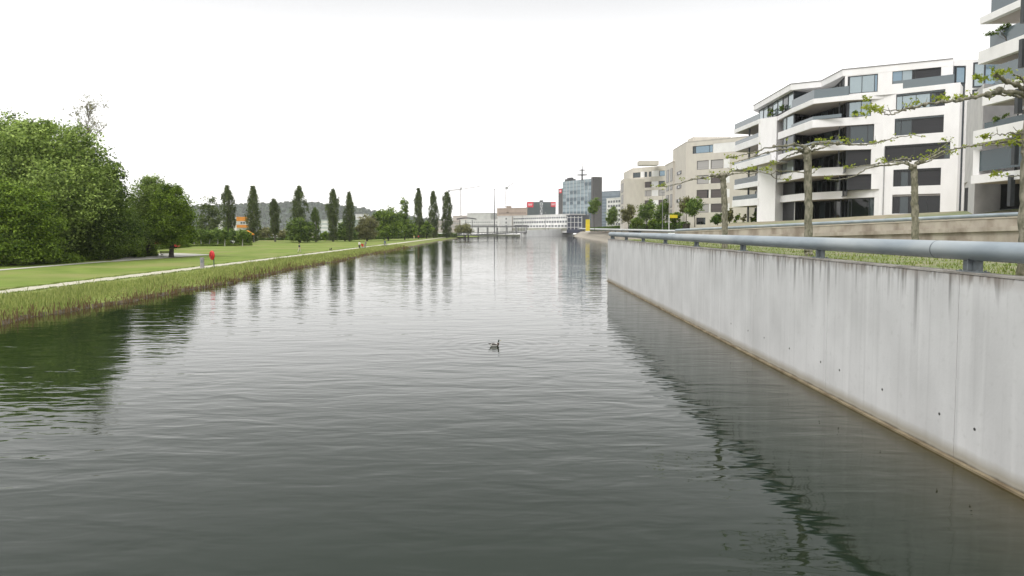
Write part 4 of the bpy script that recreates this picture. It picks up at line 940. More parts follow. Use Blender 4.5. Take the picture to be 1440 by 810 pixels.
fH2 = Frame(at(1363, 200, 66.4)[:2], at(1452, 200, 63.5)[:2])
for i, (z0, z1) in enumerate([(6.9, 9.2), (9.9, 13.0), (13.4, 16.1), (16.7, 18.4), (18.6, 21.0)]):
    window(eb, fH2, .1, fH2.len, z0, z1, .12, [([1.2, 1.6, 1.8, .5, 1.0][j], [[GLASSD, GLASSD, GLASSM, GLASSD, GLASSM], [GLASSD, GLASSD, GLASSM, GLASSD, GLASSD], [GLASSM, GLASSD, WHITE, WHITE, WHITE], [WHITE, WHITE, GLASSM, WHITE, GLASSL], [GLASSL, GLASSB, GLASSL, WHITE, GLASSB], [GLASSL, GLASSL, GLASSB, GLASSL, GLASSL]][i][j]) for j in range(5)], t=.14, d=.1)
# penthouse-like glazing at the fourth floor corner, over the side wall

# ground floor window in the side wall
window(eb, Frame(bA, (44.5, 56)), 2.2, 11.0, 6.75, 9.0, 1.2, [(1, BLIND), (.15, GLASSL), (2.4, GLASSD)], t=.1)
BAL = [  # tip px,y(top), z top, z bottom
 ((1378, 25), 22.7, 22.15, 1.4), ((1376, 73), 19.8, 18.75, 1.1), ((1382, 125), 16.6, 15.2, 1.6), ((1368.7, 184.5), 13.3, 12.2, .5), ((1365.5, 247), 9.55, 8.85, 0)]
for i, ((px, py), zt, zb_, gh) in enumerate(BAL):
    a_ = Vector(plan(px, py, zt)); b_ = Vector((39.0 if i != 2 else 40.2, 20))
    if i == 4: b_ = Vector((38.2, 20))
    mb = MB(); mb.prism([tuple(a_), tuple(b_), (44.6, 20), (44.6, 57.5), (a_.x+2.6, a_.y-.2)], zb_, zb_+.25)
    parapet(mb, [tuple(a_), tuple(b_)], .2, zb_+.251, zt); mb.prism([tuple(a_+Vector((.21, -.04))), (a_.x+2.6, a_.y-.2), (a_.x+2.6, a_.y-.4), tuple(a_+Vector((.21, -.24)))], zb_+.251, zt-.004)
    o = mb.build("balcony", WHITE, eb)
    mb = MB(); mb.prism([tuple(a_+Vector((.5, -.4))), (b_.x+.3, 20), (44.5, 20), (44.5, 57.4), (a_.x+2.6, a_.y-.4)], zb_-.03, zb_-.003); mb.build("soffit", SOFFIT, eb)
    if gh:
        dl = (b_-a_).normalized(); mb = MB(); parapet(mb, [tuple(a_+dl*1.2+Vector((.1, 0))), tuple(b_+Vector((.1, 0)))], .03, zt+.002, zt+gh); mb.build("glass_railing", RAILG if i != 3 else RAILD, eb)
# lower glass railing beside the second floor and its white side panel
a_ = Vector(at(1377, 240, 58)[:2]); mb = MB(); parapet(mb, [tuple(a_), (39.6, 20)], .03, 9.9, 11.6); mb.build("glass_railing", RAILD, eb)
mb = MB(); mb.prism([tuple(a_+Vector((-.35, .3))), tuple(a_+Vector((-.02, 0))), tuple(a_+Vector((3, .6))), tuple(a_+Vector((3, .9)))], 9.6, 11.75); mb.build("side_panel", WHITE, eb)
for (px, Y, z0, z1) in ((1424.5, 53, 6.8, 9.2), (1430, 50, 13.4, 15.2), (1433, 50, 16.7, 18.75), (1433.5, 50, 19.9, 22.1), (1428, 52, 9.9, 12.2)):
    p = at(px, 200, Y); mb = MB(); mb.box(p.x-.17, p.x+.17, Y-.17, Y+.17, z0, z1); mb.build("column", DARKF, eb)
mb = MB(); p = at(1384, 245, 56); mb.prism([(p.x, p.y), (p.x+4, p.y+1), (44, 22), (p.x-.4, 22)], 9.2, 9.42 if False else 8.84); 
# shrub on an upper balcony
p = at(1410, 47, 54.5)
tree("balcony_shrub", "small dark shrub peeping over the second highest balcony at the right edge", "plants on upper balconies", (p.x+.4, p.y, 19.85), [(p.x+.4, p.y, 20.9, .75, .5, .25), (p.x-.2, p.y+1.0, 20.75, .5, .5, .2)], 700, .07, LM_DARK, 320, tr=.04, k=3, cat="plant", z0=.1)
p = at(1400, 168, 55.5)
tree("balcony_shrub", "yellow green shrub on the middle balcony of the block at the right edge", "plants on upper balconies", (p.x+.5, p.y, 12.6), [(p.x+.5, p.y, 14.0, .6, .6, .4), (p.x+1.0, p.y+1.0, 13.8, .5, .5, .4)], 600, .08, LM_YOUNG, 321, tr=.04, k=3, cat="plant", z0=.1)
# wooden privacy panel
# ---------------------------------------------------------------- beige blocks
def beige(label, corners, zroof, rows, wins, group, step=None, seed=0, hut=None):
    """corners: list of (px, ytop) left->right at zroof"""
    P_ = [plan(a, b_, zroof) for a, b_ in corners]
    root = empty("apartment_block", (P_[1][0], P_[1][1], 6), label, "building", group)
    fM = Frame(P_[1], P_[2])
    holes = []
    for (pa, pb, z0, z1, m_) in wins:
        ym = 322.6-((z0+z1)/2-5)*F/((P_[1][1]+P_[2][1])/2)
        holes.append((fM.s(pa, ym), fM.s(pb, ym), z0, z1))
    mb = MB(); wall_holes(mb, fM, 0, fM.len, 4.8, zroof-.3, holes, .25)
    q = fM.w(fM.len, -14, 0); q0 = (P_[0][0]+14*.9, P_[0][1]+8)
    mb.add([(P_[0][0], P_[0][1], 4.8), (P_[1][0], P_[1][1], 4.8), (P_[1][0], P_[1][1], zroof-.3), (P_[0][0], P_[0][1], zroof-.3)], [(0, 1, 2, 3)])
    mb.add([(q0[0], q0[1], 4.8), (P_[0][0], P_[0][1], 4.8), (P_[0][0], P_[0][1], zroof-.3), (q0[0], q0[1], zroof-.3)], [(0, 1, 2, 3)])
    mb.add([(P_[2][0], P_[2][1], 4.8), (q[0], q[1], 4.8), (q[0], q[1], zroof-.3), (P_[2][0], P_[2][1], zroof-.3)], [(0, 1, 2, 3)])
    mb.build("wall", BEIGE, root)
    mb = MB(); mb.prism([P_[0], P_[1], P_[2], q[:2], q0], zroof-.299, zroof); mb.build("roof", mat("roof_slab", (.45, .42, .37), None, 1, .8) if "RSM" not in globals() else RSM, root)
    globals()["RSM"] = root.children[-1].data.materials[0]
    for h_, w_ in zip(holes, wins):
        m_ = w_[4]
        if m_ is None:
            mb = MB(); mb.box(h_[0]+.005, h_[1]-.005, -.2, -.03, h_[2]+.005, h_[3]-.005, 0, fM); mb.build("white_panel", WHITE2, root)
        else: window(root, fM, h_[0]+.01, h_[1]-.01, h_[2]+.01, h_[3]-.01, -.12, m_, t=.08)
    return root, fM, P_
G1, G2, G3 = GLASSB, BLINDL, BLINDB
w1 = []
r1 = [(22.5, 24.3), (18.9, 20.8), (15.6, 17.5), (12.35, 14.3), (9.1, 11.0), (6.2, 7.7)]
w1 = [(965+9, 1002.5, 22.3, 24.0, [(.2, GLASSM), (1, G1), (.25, G1)]), (1003, 1036, 22.1, 24.2, None),
      (980, 996.5, 18.6, 20.6, [(1, G2)]), (997, 999, 18.6, 20.6, None), (999.6, 1017, 18.6, 20.6, [(1, G2)]), (1017.5, 1026, 18.6, 20.6, None),
      (980, 996.5, 15.35, 17.3, [(1, G2)]), (997, 999, 15.35, 17.3, None), (999.6, 1017, 15.35, 17.3, [(1, G3)]), (1017.5, 1026, 15.35, 17.3, None),
      (979.5, 996.5, 12.1, 14.0, [(1, G3), (.15, GLASSD)]), (997, 999, 12.1, 14.0, None), (999.6, 1017, 12.1, 14.0, [(1, G3)]), (1017.5, 1026, 12.1, 14.0, None),
      (979.5, 996.5, 8.85, 10.8, [(1, G2)]), (997, 999, 8.85, 10.8, None), (999.6, 1017, 8.85, 10.8, [(1, G3)]), (1017.5, 1026, 8.85, 10.8, None),
      (979, 992, 6.1, 7.7, [(1, GLASSD), (.3, GLASSM)])]
root, fM, P_ = beige("beige apartment block next behind the white one, with pale blinds and a plain gable", [(946.5, 210.5), (965, 199.3), (1052, 191)], 25.2, None, w1, "beige apartment blocks")
# gable slit windows and left strip
fG1 = Frame(P_[0], P_[1])
for z0 in (18.3, 14.95, 11.6):
    a_, b_ = fG1.s(952.6, 240), fG1.s(958.4, 240); window(root, fG1, a_, b_, z0, z0+.75, .12, [(.8, GLASSD), (1, WHITE2), (.8, GLASSD)], t=.05)
# stepped left bay
sA = Vector(plan(935.8, 232.5, 22.0)); sB = Vector(plan(946.5, 227.0, 22.0)); fB = Frame(sA, sB)
mb = MB(); mb.prism([tuple(sA), tuple(sB), (sB.x+8, sB.y+1), (sA.x+8, sA.y+3)], 4.8, 21.9); mb.build("bay_wall", BEIGE, root)
mb = MB(); mb.prism([tuple(sA+Vector((-.1, -.1))), tuple(sB+Vector((-.05, -.1))), (sB.x+8, sB.y+1), (sA.x+8, sA.y+3)], 21.902, 22.1); mb.build("bay_roof", RSM, root)
for z0, z1 in ((17.2, 20.4), (15.0, 16.4), (10.6, 13.9), (7.2, 10.0)):
    for pa, pb in ((937.4, 940.6), (942.8, 945.6)):
        a_, b_ = fB.s(pa, 260), fB.s(pb, 260); window(root, fB, a_, b_, z0, z1, .08, [(1, BLINDL), ], t=.08)
mb = MB(); p = at(1004, 191, 164); mb.box(p.x-5, p.x+4, p.y, p.y+5, 25.2, 27.0); mb.build("roof_hut", RSM, root)
w2 = [(890, 900.5, 23.0, 24.8, [(1, GLASSM)]), (901, 906, 23.0, 25.0, None), (906.4, 910, 23.0, 24.8, [(1, GLASSM)]), (912.4, 916, 23.0, 24.8, [(1, GLASSM)]), (916.4, 926.5, 23.0, 25.0, None), (927, 935, 23.0, 24.8, [(1, GLASSB)])]
for j, z0 in enumerate((19.35, 16.4, 13.0, 9.6, 6.4)):
    ms = [[GLASSM, BLINDB], [BLINDL, BLINDL], [BLINDB, BLINDB], [BLINDL, BLINDL], [GLASSD, BLINDL]][j]
    w2 += [(892.4, 903, z0, z0+2, [(1, ms[0])]), (903.4, 905.2, z0, z0+2, None), (905.6, 916, z0, z0+2, [(.4, ms[1]), (1, ms[1])]), (916.4, 925.6, z0, z0+2, None), (926, 935, z0, z0+2, [(1, ms[0])])]
root, fM, P_ = beige("smaller looking beige apartment block farther off, left of the nearer beige one", [(877.2, 243), (889.5, 236.6), (939, 232.5)], 26.4, None, w2, "beige apartment blocks")
sA = Vector(plan(872.6, 254.5, 22.5)); sB = Vector(plan(877.4, 251, 22.5)); fB = Frame(sA, sB)
mb = MB(); mb.prism([tuple(sA), tuple(sB), (sB.x+12, sB.y+1), (sA.x+12, sA.y+3)], 4.8, 22.5); mb.build("bay_wall", BEIGE, root)
for z0 in (18, 14, 10, 7):
    a_, b_ = fB.s(873.6, 280), fB.s(876.4, 280); window(root, fB, a_, b_, z0, z0+3, .08, [(1, BLINDL)], t=.1)
mb = MB(); p = at(912, 233, 228); mb.box(p.x-3, p.x+3.4, p.y, p.y+4, 26.4, 27.8); mb.build("roof_hut", RSM, root)
fG2 = Frame(P_[0], P_[1])
for z0 in (20.3, 16.9, 13.5):
    a_, b_ = fG2.s(880.5, 260), fG2.s(884.4, 260); window(root, fG2, a_, b_, z0, z0+.8, .06, [(1, GLASSM)], t=.06)

# ---------------------------------------------------------------- hedge and street trees along the upper promenade
a_ = at(826, 320.4, 420); b_ = at(966, 320.6, 152)
hedge("hedge", "long clipped green hedge in front of the beige blocks", (a_.x, a_.y, 4.2), (b_.x, b_.y, 4.9), 2.0, 1.75, 12000, .22, LM_HEDGE, 21)
ST = [("street_tree", 836, 290, 320, 8, 12, 300, LM_YOUNG, "slim green tree right of the yellow pylon"), ("street_tree", 861, 304, 320, 8, 14, 262, LM_YOUNG, "bushy green tree at the left end of the row before the farther beige block"),
      ("street_tree", 884, 300, 320, 10, 15, 205, LM_WILLOW, "thin grey green tree before the corner of the farther beige block"), ("street_tree", 910, 297, 320, 13, 17, 196, LM_YOUNG, "full bright green tree in the middle of the farther beige block"),
      ("street_tree", 932, 296, 320, 11, 17, 178, LM_YOUNG, "green tree beside the slim lamp post before the beige blocks"), ("street_tree", 965, 289, 317, 9, 13, 150, LM_WILLOW, "thin leaved young tree before the gable of the nearer beige block"),
      ("street_tree", 977, 291, 317, 12, 14, 146, LM_YOUNG, "round bright green young tree before the windows of the nearer beige block"), ("bush", 950, 305, 320, 8, 9, 160, LM_BROAD, "green bush by the yellow sign"),
      ("bush", 1009, 308, 316, 9, 8, 142, LM_HEDGE, "dark leafy bush under the ground floor of the nearer beige block"), ("bush", 896, 312, 320, 9, 7, 200, LM_BROAD, "dark green bush low in the row before the farther beige block"),
      ("bush", 1026, 303, 314, 5, 10, 132, LM_WILLOW, "feathery pale bush by the left end of the white block"), ("bush", 922, 313, 320, 10, 6, 188, LM_BROAD, "low green bush left of the slim lamp post")]
for i, (nm, px, py, yb, rx_, rz_, Y, lm, lab) in enumerate(ST):
    p = at(px, yb, Y); zb = 4.6 if px < 960 else 5.6
    tree(nm, lab, "green row before the beige blocks", (p.x, p.y, zb), [PL(px, py, Y, rx_, rz_*.8), PL(px-rx_*.3, py+rz_*.3, Y, rx_*.7, rz_*.6), PL(px+rx_*.3, py-rz_*.35, Y, rx_*.6, rz_*.6)], int(2200+rx_*rz_*8), .19*Y/200+.03, lm, 140+i, tr=.1, k=7, cat="tree" if nm != "bush" else "bush", clump=.2, shell=1.8, z0=.3)
# ================================================================== POLLARDED PLANE TREES
def leaf_cluster(rng, c, r, n, size):
    """broad lobed leaves standing up in a tuft round c"""
    V = []; Fs = []; T = []
    for i in range(n):
        p = Vector(c)+Vector((rng.normal(0, r), rng.normal(0, r), rng.normal(r*.35, r*.45)))
        nr = Vector((rng.normal(), rng.normal()*.8-.5, rng.normal()*.7+.7)).normalized(); t = nr.cross(Vector(rng.normal(size=3))).normalized(); b_ = nr.cross(t)
        s = size*.8*rng.uniform(.5, 1.3); k = len(V)
        for (u, v) in ((-1, 0), (-.25, .28), (-.05, .95), (.22, .38), (1.15, 0), (.22, -.38), (-.05, -.95), (-.25, -.28)): V.append(p+t*u*s+b_*v*s+nr*(-.25*abs(v)*s))
        Fs.append(tuple(range(k, k+8))); T.append(rng.uniform(.1, 1))
    return V, Fs, T
def plane_tree(label, trunk, Y, rb, rt, arms, tufts, seed, ls=.075):
    rng = np.random.default_rng(seed); random.seed(seed)
    pts = [at(px, py, Y) for px, py in trunk]; b = Vector((pts[0].x, pts[0].y, ZT-.06)); root = empty("plane_tree", b, label, "tree", "pollarded plane trees on the terrace")
    mb = MB(); k = 16; path = [b+Vector((0, 0, -.1))]; rad = [rb*1.35]
    full = [b]+[p for p in pts]
    for i in range(len(full)-1):
        for j in range(1, 9):
            p = full[i].lerp(full[i+1], j/8); path.append(p+Vector((rng.normal(0, .012), rng.normal(0, .012), 0)))
    L_ = len(path)
    rad = [(rb+(rt-rb)*i/(L_-1))*(1.3 if i == 0 else 1.0)*(1+rng.normal(0, .035)) for i in range(L_)]; rad[-1] *= 1.25; rad[-2] *= 1.15
    mb.tube(path, rad, 14); top = path[-1]
    for i in range(9): a = rng.random()*6.28; q = path[rng.integers(4, L_-1)]; mb.ball(q+Vector((math.cos(a)*rt*.8, math.sin(a)*rt*.8, 0)), (rt*.45, rt*.45, rt*.5), 8, 5)
    for i in range(5): a = rng.random()*6.28; mb.ball(top+Vector((math.cos(a)*rt*.9, math.sin(a)*rt*.9, rng.normal(0, .06))), rt*.75, 8, 6)
    mb.build("trunk", BARK, root)
    V, Fs, T = [], [], []
    def tuft(c, r, n, size):
        nonlocal V, Fs, T
        v, f, t = leaf_cluster(rng, c, r, n, size); k_ = len(V); V += v; Fs += [tuple(k_+i for i in g) for g in f]; T += t
    s = Y/F
    for arm in arms:
        dy0, dy1, r0, r1, pl = arm
        n = len(pl); P = []
        for i, (px, py) in enumerate(pl): P.append(at(px, py, Y+dy0+(dy1-dy0)*(i/(n-1))**1.0))
        # refine with knobbly wobble
        Q = [P[0]]
        for i in range(n-1):
            for j in range(1, 5): Q.append(P[i].lerp(P[i+1], j/4)+Vector(rng.normal(size=3)*.012*min(1, 3*r0/.05)))
        rr = [.72*(r0+(r1-r0)*i/(len(Q)-1))*(1+abs(rng.normal(0, .16))) for i in range(len(Q))]
        mb = MB(); mb.tube(Q, rr, 8)
        for i in range(2, len(Q), 5):
            if rng.random() < .7: mb.ball(Q[i]+Vector((0, 0, rr[i]*.5)), rr[i]*rng.uniform(1.3, 2.2), 7, 5)
            # short spur twigs
            if rng.random() < .75:
                e_ = Q[i]+Vector((rng.normal(0, .12), rng.normal(0, .12), abs(rng.normal(.10, .10)))); mb.tube([Q[i], Q[i].lerp(e_, .6)+Vector((0, 0, -.02)), e_], [rr[i]*.35, .008, .004], 5, cap=False)
                if rng.random() < .6: tuft(e_, .05, rng.integers(2, 6), ls*.8)
        mb.build("branch", BARK, root)
        tuft(Q[-1], .07, 6, ls)
    for (px, py, w_, h_, n) in tufts:
        c = at(px, py, Y+rng.normal(0, .3))
        for i in range(max(2, int(n*.75))):
            q = c+Vector((rng.normal(0, w_*s*.45), rng.normal(0, .12), rng.normal(0, h_*s*.45)))
            tuft(q, .04, 3, ls)
    me = bpy.data.meshes.new("foliage"); me.from_pydata([tuple(v-b) for v in V], [], Fs); a = me.attributes.new("tint", 'FLOAT', 'FACE'); a.data.foreach_set("value", T); me.materials.append(LM_FRESH)
    o = bpy.data.objects.new("foliage", me); col.objects.link(o); o.parent = root
    return root
plane_tree("plane tree in the middle of the front row, with long flat branches to both sides", [(1137, 350), (1137, 290), (1136, 240), (1135, 211)], 26, .155, .135, [
  (0, -.6, .06, .012, [(1131, 207), (1123, 204), (1115, 203.5), (1105, 205), (1092, 206), (1078, 208), (1062, 214), (1050, 217), (1034, 220), (1022, 222)]),
  (0, .5, .06, .012, [(1130, 212), (1120, 209), (1110, 210), (1097, 211), (1083, 214), (1070, 217), (1055, 222), (1040, 226), (1028, 230)]),
  (0, 1.0, .045, .012, [(1130, 213), (1118, 215), (1108, 219), (1100, 224), (1095, 228), (1087, 230)]),
  (0, -.8, .03, .01, [(1132, 243), (1115, 241), (1103, 240.5), (1092, 241), (1084, 245), (1070, 243), (1058, 238), (1048, 241), (1030, 240)]),
  (0, .3, .025, .01, [(1084, 245), (1088, 250), (1098, 252.5), (1109, 252)]),
  (0, -.4, .065, .012, [(1140, 208), (1147, 203), (1155, 201), (1165, 200.5), (1175, 202), (1187, 203), (1200, 204), (1215, 203), (1230, 202), (1240, 198), (1255, 195), (1270, 192), (1285, 190), (1300, 192)]),
  (0, .6, .05, .012, [(1142, 213), (1150, 210), (1160, 206), (1172, 203), (1182, 198)]),
  (0, .2, .02, .006, [(1141, 244), (1146, 241), (1152, 236)]),
  (0, -.9, .04, .01, [(1134, 208), (1140, 203), (1150, 201), (1160, 204), (1168, 207)])],
  [(1181, 195, 12, 4, 12), (1087, 228, 6, 5, 8), (1109, 251, 6, 4, 7), (1200, 198, 14, 4, 14), (1232, 201, 12, 5, 18), (1282, 190, 9, 4, 10), (1150, 199, 14, 4, 10), (1112, 211, 10, 3, 6), (1056, 238, 8, 5, 10), (1075, 237, 6, 4, 6), (1035, 220, 12, 3, 8), (1257, 197, 6, 3, 5)], 1)
plane_tree("plane tree farthest left, with one long branch reaching left past the beige block", [(1019, 332), (1019, 290), (1018, 268), (1016, 247)], 36, .16, .15, [
  (0, -1.2, .065, .012, [(1012, 250), (1006, 246.5), (1000, 248), (988, 250.5), (975, 252), (965, 255), (955, 258.5), (945, 260.5), (937, 262), (928, 262)]),
  (0, .5, .05, .015, [(1020, 250), (1025, 246), (1033, 244), (1045, 243), (1057, 245), (1070, 241), (1082, 238)]),
  (0, .9, .05, .015, [(1020, 248), (1028, 241), (1040, 238), (1052, 239), (1062, 236)]),
  (0, -.7, .04, .01, [(1013, 246), (1004, 250), (996, 252)])],
  [(931, 261, 12, 4, 18), (1011, 243.5, 11, 3, 12), (1054, 238, 14, 5, 22), (1075, 237, 9, 4, 12), (1026, 221, 13, 4, 12), (962, 253, 6, 3, 5), (1087, 228, 6, 4, 6), (979, 250, 6, 2, 4)], 2, ls=.09)
plane_tree("plane tree of the second row, standing before the windows of the white block", [(1287, 350), (1287, 300), (1286, 260), (1285, 232)], 29.6, .155, .125, [
  (0, -.5, .065, .010, [(1281, 233), (1270, 229), (1262, 231), (1250, 232), (1235, 233.5), (1217, 238), (1205, 246), (1190, 251), (1175, 253), (1164, 251)]),
  (0, .5, .05, .012, [(1282, 227), (1275, 222.5), (1265, 224), (1252, 228), (1240, 229), (1226, 232), (1212, 233), (1200, 235.5), (1190, 236)]),
  (0, .8, .05, .012, [(1280, 231), (1268, 227), (1258, 229), (1246, 227)]),
  (0, -.4, .065, .012, [(1291, 231), (1300, 226), (1312, 221), (1325, 213), (1340, 210), (1355, 206.5), (1370, 204.5), (1390, 201.5), (1405, 200), (1425, 196), (1438, 191)]),
  (0, .4, .045, .01, [(1290, 227), (1300, 223), (1312, 217), (1322, 209), (1331, 202), (1338, 198)]),
  (0, -.6, .045, .01, [(1292, 230), (1303, 228), (1316, 222), (1328, 216), (1338, 215)])],
  [(1193, 235, 12, 3, 12), (1166, 250, 9, 4, 10), (1240, 226, 12, 4, 16), (1296, 222, 8, 4, 12), (1312, 212, 12, 4, 14), (1325, 197, 10, 3, 10), (1338, 214, 10, 5, 16), (1360, 206, 10, 4, 12), (1378, 203, 10, 4, 14), (1330, 203, 7, 5, 8), (1412, 198, 8, 3, 8), (1275, 221, 8, 3, 6)], 3)
plane_tree("nearest plane tree at the right edge, its long branches hanging over the pipe", [(1439, 392), (1441, 320), (1444, 230), (1448, 165), (1452, 122)], 14.4, .12, .10, [
  (0, -.4, .06, .025, [(1448, 128), (1438, 124), (1428, 119), (1418, 116), (1410, 111), (1403, 107), (1398, 108)]),
  (0, -1.0, .06, .008, [(1446, 134), (1432, 130), (1418, 128.5), (1403, 129.5), (1390, 133), (1376, 135.5), (1360, 138.5), (1345, 142.5), (1325, 144), (1305, 146), (1290, 150), (1275, 153), (1265, 157.5), (1255, 161.5), (1245, 160.5), (1234, 158)]),
  (0, -.6, .03, .006, [(1300, 147), (1285, 152), (1268, 154.5), (1252, 155.5), (1236, 154)]),
  (0, .5, .04, .01, [(1446, 138), (1432, 136), (1420, 134), (1408, 133), (1396, 136), (1388, 137)]),
  (0, .3, .022, .006, [(1442, 187), (1430, 190), (1420, 187.5), (1412, 189), (1404, 189.5), (1395, 190), (1383, 192)]),
  (0, .4, .02, .006, [(1442, 247), (1432, 247), (1422, 249), (1412, 247.5), (1403, 247)]),
  (0, .6, .035, .01, [(1442, 200), (1432, 198), (1422, 201), (1410, 203), (1398, 204)]),
  (0, -.5, .035, .012, [(1447, 126), (1440, 116), (1434, 108), (1426, 104)])],
  [(1405, 101, 12, 6, 16), (1382, 109, 13, 3, 13), (1398, 108, 8, 5, 10), (1213, 143, 10, 6, 9), (1226, 152, 14, 6, 20), (1214, 160, 10, 4, 10), (1288, 147, 8, 3, 9), (1322, 139, 12, 5, 16), (1345, 138, 12, 4, 14), (1366, 137, 8, 3, 8), (1435, 112, 10, 4, 12), (1390, 192, 13, 3, 8), (1432, 189, 10, 5, 14), (1406, 246, 9, 3, 6), (1420, 203, 12, 4, 10)], 4, ls=.07)

# ================================================================== SMALL THINGS ON THE LEFT BANK
RED = mat("red_shell", (.62, .02, .018), (.50, .015, .015), 3, .35)
p = gz(301, 378, .6); root = empty("lifebuoy_post", p, "red lifebuoy housing on a green post beside the gravel path", "lifebuoy")
mb = MB(); mb.tube([(0, 0, 0), (0, 0, 1.95)], .055, 10); mb.tube([(0, 0, 0), (0, 0, .03)], .14, 12); o = mb.build("post", mat("green_post", (.07, .11, .07), None, 3, .5), None); o.parent = root
rot = Matrix.Rotation(R(-28), 3, 'Z')
mb = MB()
V = []; n = 28; prof = [(.0, -.12), (.30, -.11), (.40, -.05), (.42, 0), (.40, .05), (.31, .11), (.16, .13), (0, .10)]
for r_, y_ in prof:
    for j in range(n): a = 2*math.pi*j/n; V.append(rot @ Vector((r_*math.cos(a), y_, r_*1.28*math.sin(a)))+Vector((-.15, -.1, 1.52)))
mb.add(V, [(i*n+j, (i+1)*n+j, (i+1)*n+(j+1) % n, i*n+(j+1) % n) for i in range(len(prof)-1) for j in range(n)], 0, True)
o = mb.build("buoy_cover", RED, None); o.parent = root
mb = MB(); V = []
for i in range(24):
    for j in range(8):
        a = 2*math.pi*i/24; b_ = 2*math.pi*j/8; r_ = .25+.035*math.cos(b_); V.append(rot @ Vector((r_*math.cos(a), -.12+.03*math.sin(b_), r_*1.25*math.sin(a)))+Vector((-.15, -.1, 1.52)))
mb.add(V, [(i*8+j, ((i+1) % 24)*8+j, ((i+1) % 24)*8+(j+1) % 8, i*8+(j+1) % 8) for i in range(24) for j in range(8)], 0, True)
o = mb.build("ring", mat("dark_red_ring", (.30, .012, .012), None, 3, .5), None); o.parent = root
mb = MB(); mb.tube([rot @ Vector((-.08, -.15, .10))+Vector((-.15, -.1, 1.5)), rot @ Vector((.10, -.16, -.22))+Vector((-.15, -.1, 1.5))], .035, 6); o = mb.build("handle", mat("dark_slot", (.10, .01, .01), None, 3, .5), None); o.parent = root
p = gz(284.5, 376.5, .6); root = empty("bollard", p, "grey flat topped bollard left of the red lifebuoy", "bollard")
mb = MB(); mb.box(-.19, .19, -.12, .12, 0, 1.12); mb.box(-.20, .20, -.13, .13, 1.121, 1.17); o = mb.build("post", mat("grey_bollard", (.30, .28, .28), (.24, .23, .23), 4, .6), None); o.parent = root
mb = MB(); mb.box(-.12, .12, -.135, -.121, .55, .95); o = mb.build("plate", STEELD, None); o.parent = root
# bench and bin
def bench(px, py, Y, rz, label):
    p = at(px, py, Y); root = empty("park_bench", (p.x, p.y, zland(p.x, p.y)), label, "bench", None, rz)
    WD = mat("bench_wood", (.10, .07, .045), (.06, .045, .03), 5, .7)
    for nm, bs in (("seat", [(-.9, .9, -.25+.13*i, -.15+.13*i, .44, .48) for i in range(4)]), ("backrest", [(-.9, .9, .27+.02*i, .30+.02*i, .55+.13*i, .65+.13*i) for i in range(3)])):
        mb = MB(); [mb.box(*b_) for b_ in bs]; o = mb.build(nm, WD, None); o.parent = root
    for s_ in (-.7, .7):
        mb = MB(); mb.box(s_-.03, s_+.03, -.22, -.16, 0, .44); mb.box(s_-.03, s_+.03, .2, .26, 0, .44); mb.box(s_-.03, s_+.03, .255, .295, .44, .95); mb.box(s_-.03, s_+.03, -.16, .2, .38, .437); o = mb.build("leg", DARKF, None); o.parent = root
bench(234, 359.5, 106, R(60), "dark slatted park bench left of the right hand trunk of the round pair")
# ================================================================== PEOPLE
SKIN = mat("skin", (.55, .33, .24), None, 5, .6); HAIRM = mat("dark_hair", (.03, .022, .018), None, 9, .7)
def skinmesh(name, chains, m_, parent, sub=2):
    """chains: list of [(x,y,z,r),...]; joints that share a place are merged"""
    V = []; E = []; Rr = []
    def idx(p):
        for i, v in enumerate(V):
            if (Vector(v)-Vector(p[:3])).length < 1e-4: return i
        V.append(tuple(p[:3])); Rr.append(p[3]); return len(V)-1
    for ch in chains:
        for a, b_ in zip(ch[:-1], ch[1:]): E.append((idx(a), idx(b_)))
    me = bpy.data.meshes.new(name); me.from_pydata(V, E, []); o = bpy.data.objects.new(name, me); col.objects.link(o); o.parent = parent
    md = o.modifiers.new("skin", 'SKIN'); 
    if not me.skin_vertices: 
        me.skin_vertices.update() if False else None
    sv = me.skin_vertices[0].data if len(me.skin_vertices) else None
    if sv is None:
        bm = bmesh.new(); bm.from_mesh(me); bm.verts.layers.skin.verify(); bm.to_mesh(me); bm.free(); sv = me.skin_vertices[0].data
    for i, r_ in enumerate(Rr): sv[i].radius = (r_, r_); sv[i].use_root = (i == 0)
    md.use_smooth_shade = True; s_ = o.modifiers.new("sub", 'SUBSURF'); s_.levels = sub; s_.render_levels = sub; me.materials.append(m_)
    # bake to a plain mesh
    dg = bpy.context.evaluated_depsgraph_get(); ev = o.evaluated_get(dg); nm = bpy.data.meshes.new_from_object(ev); o.modifiers.clear(); o.data = nm; nm.name = name
    return o
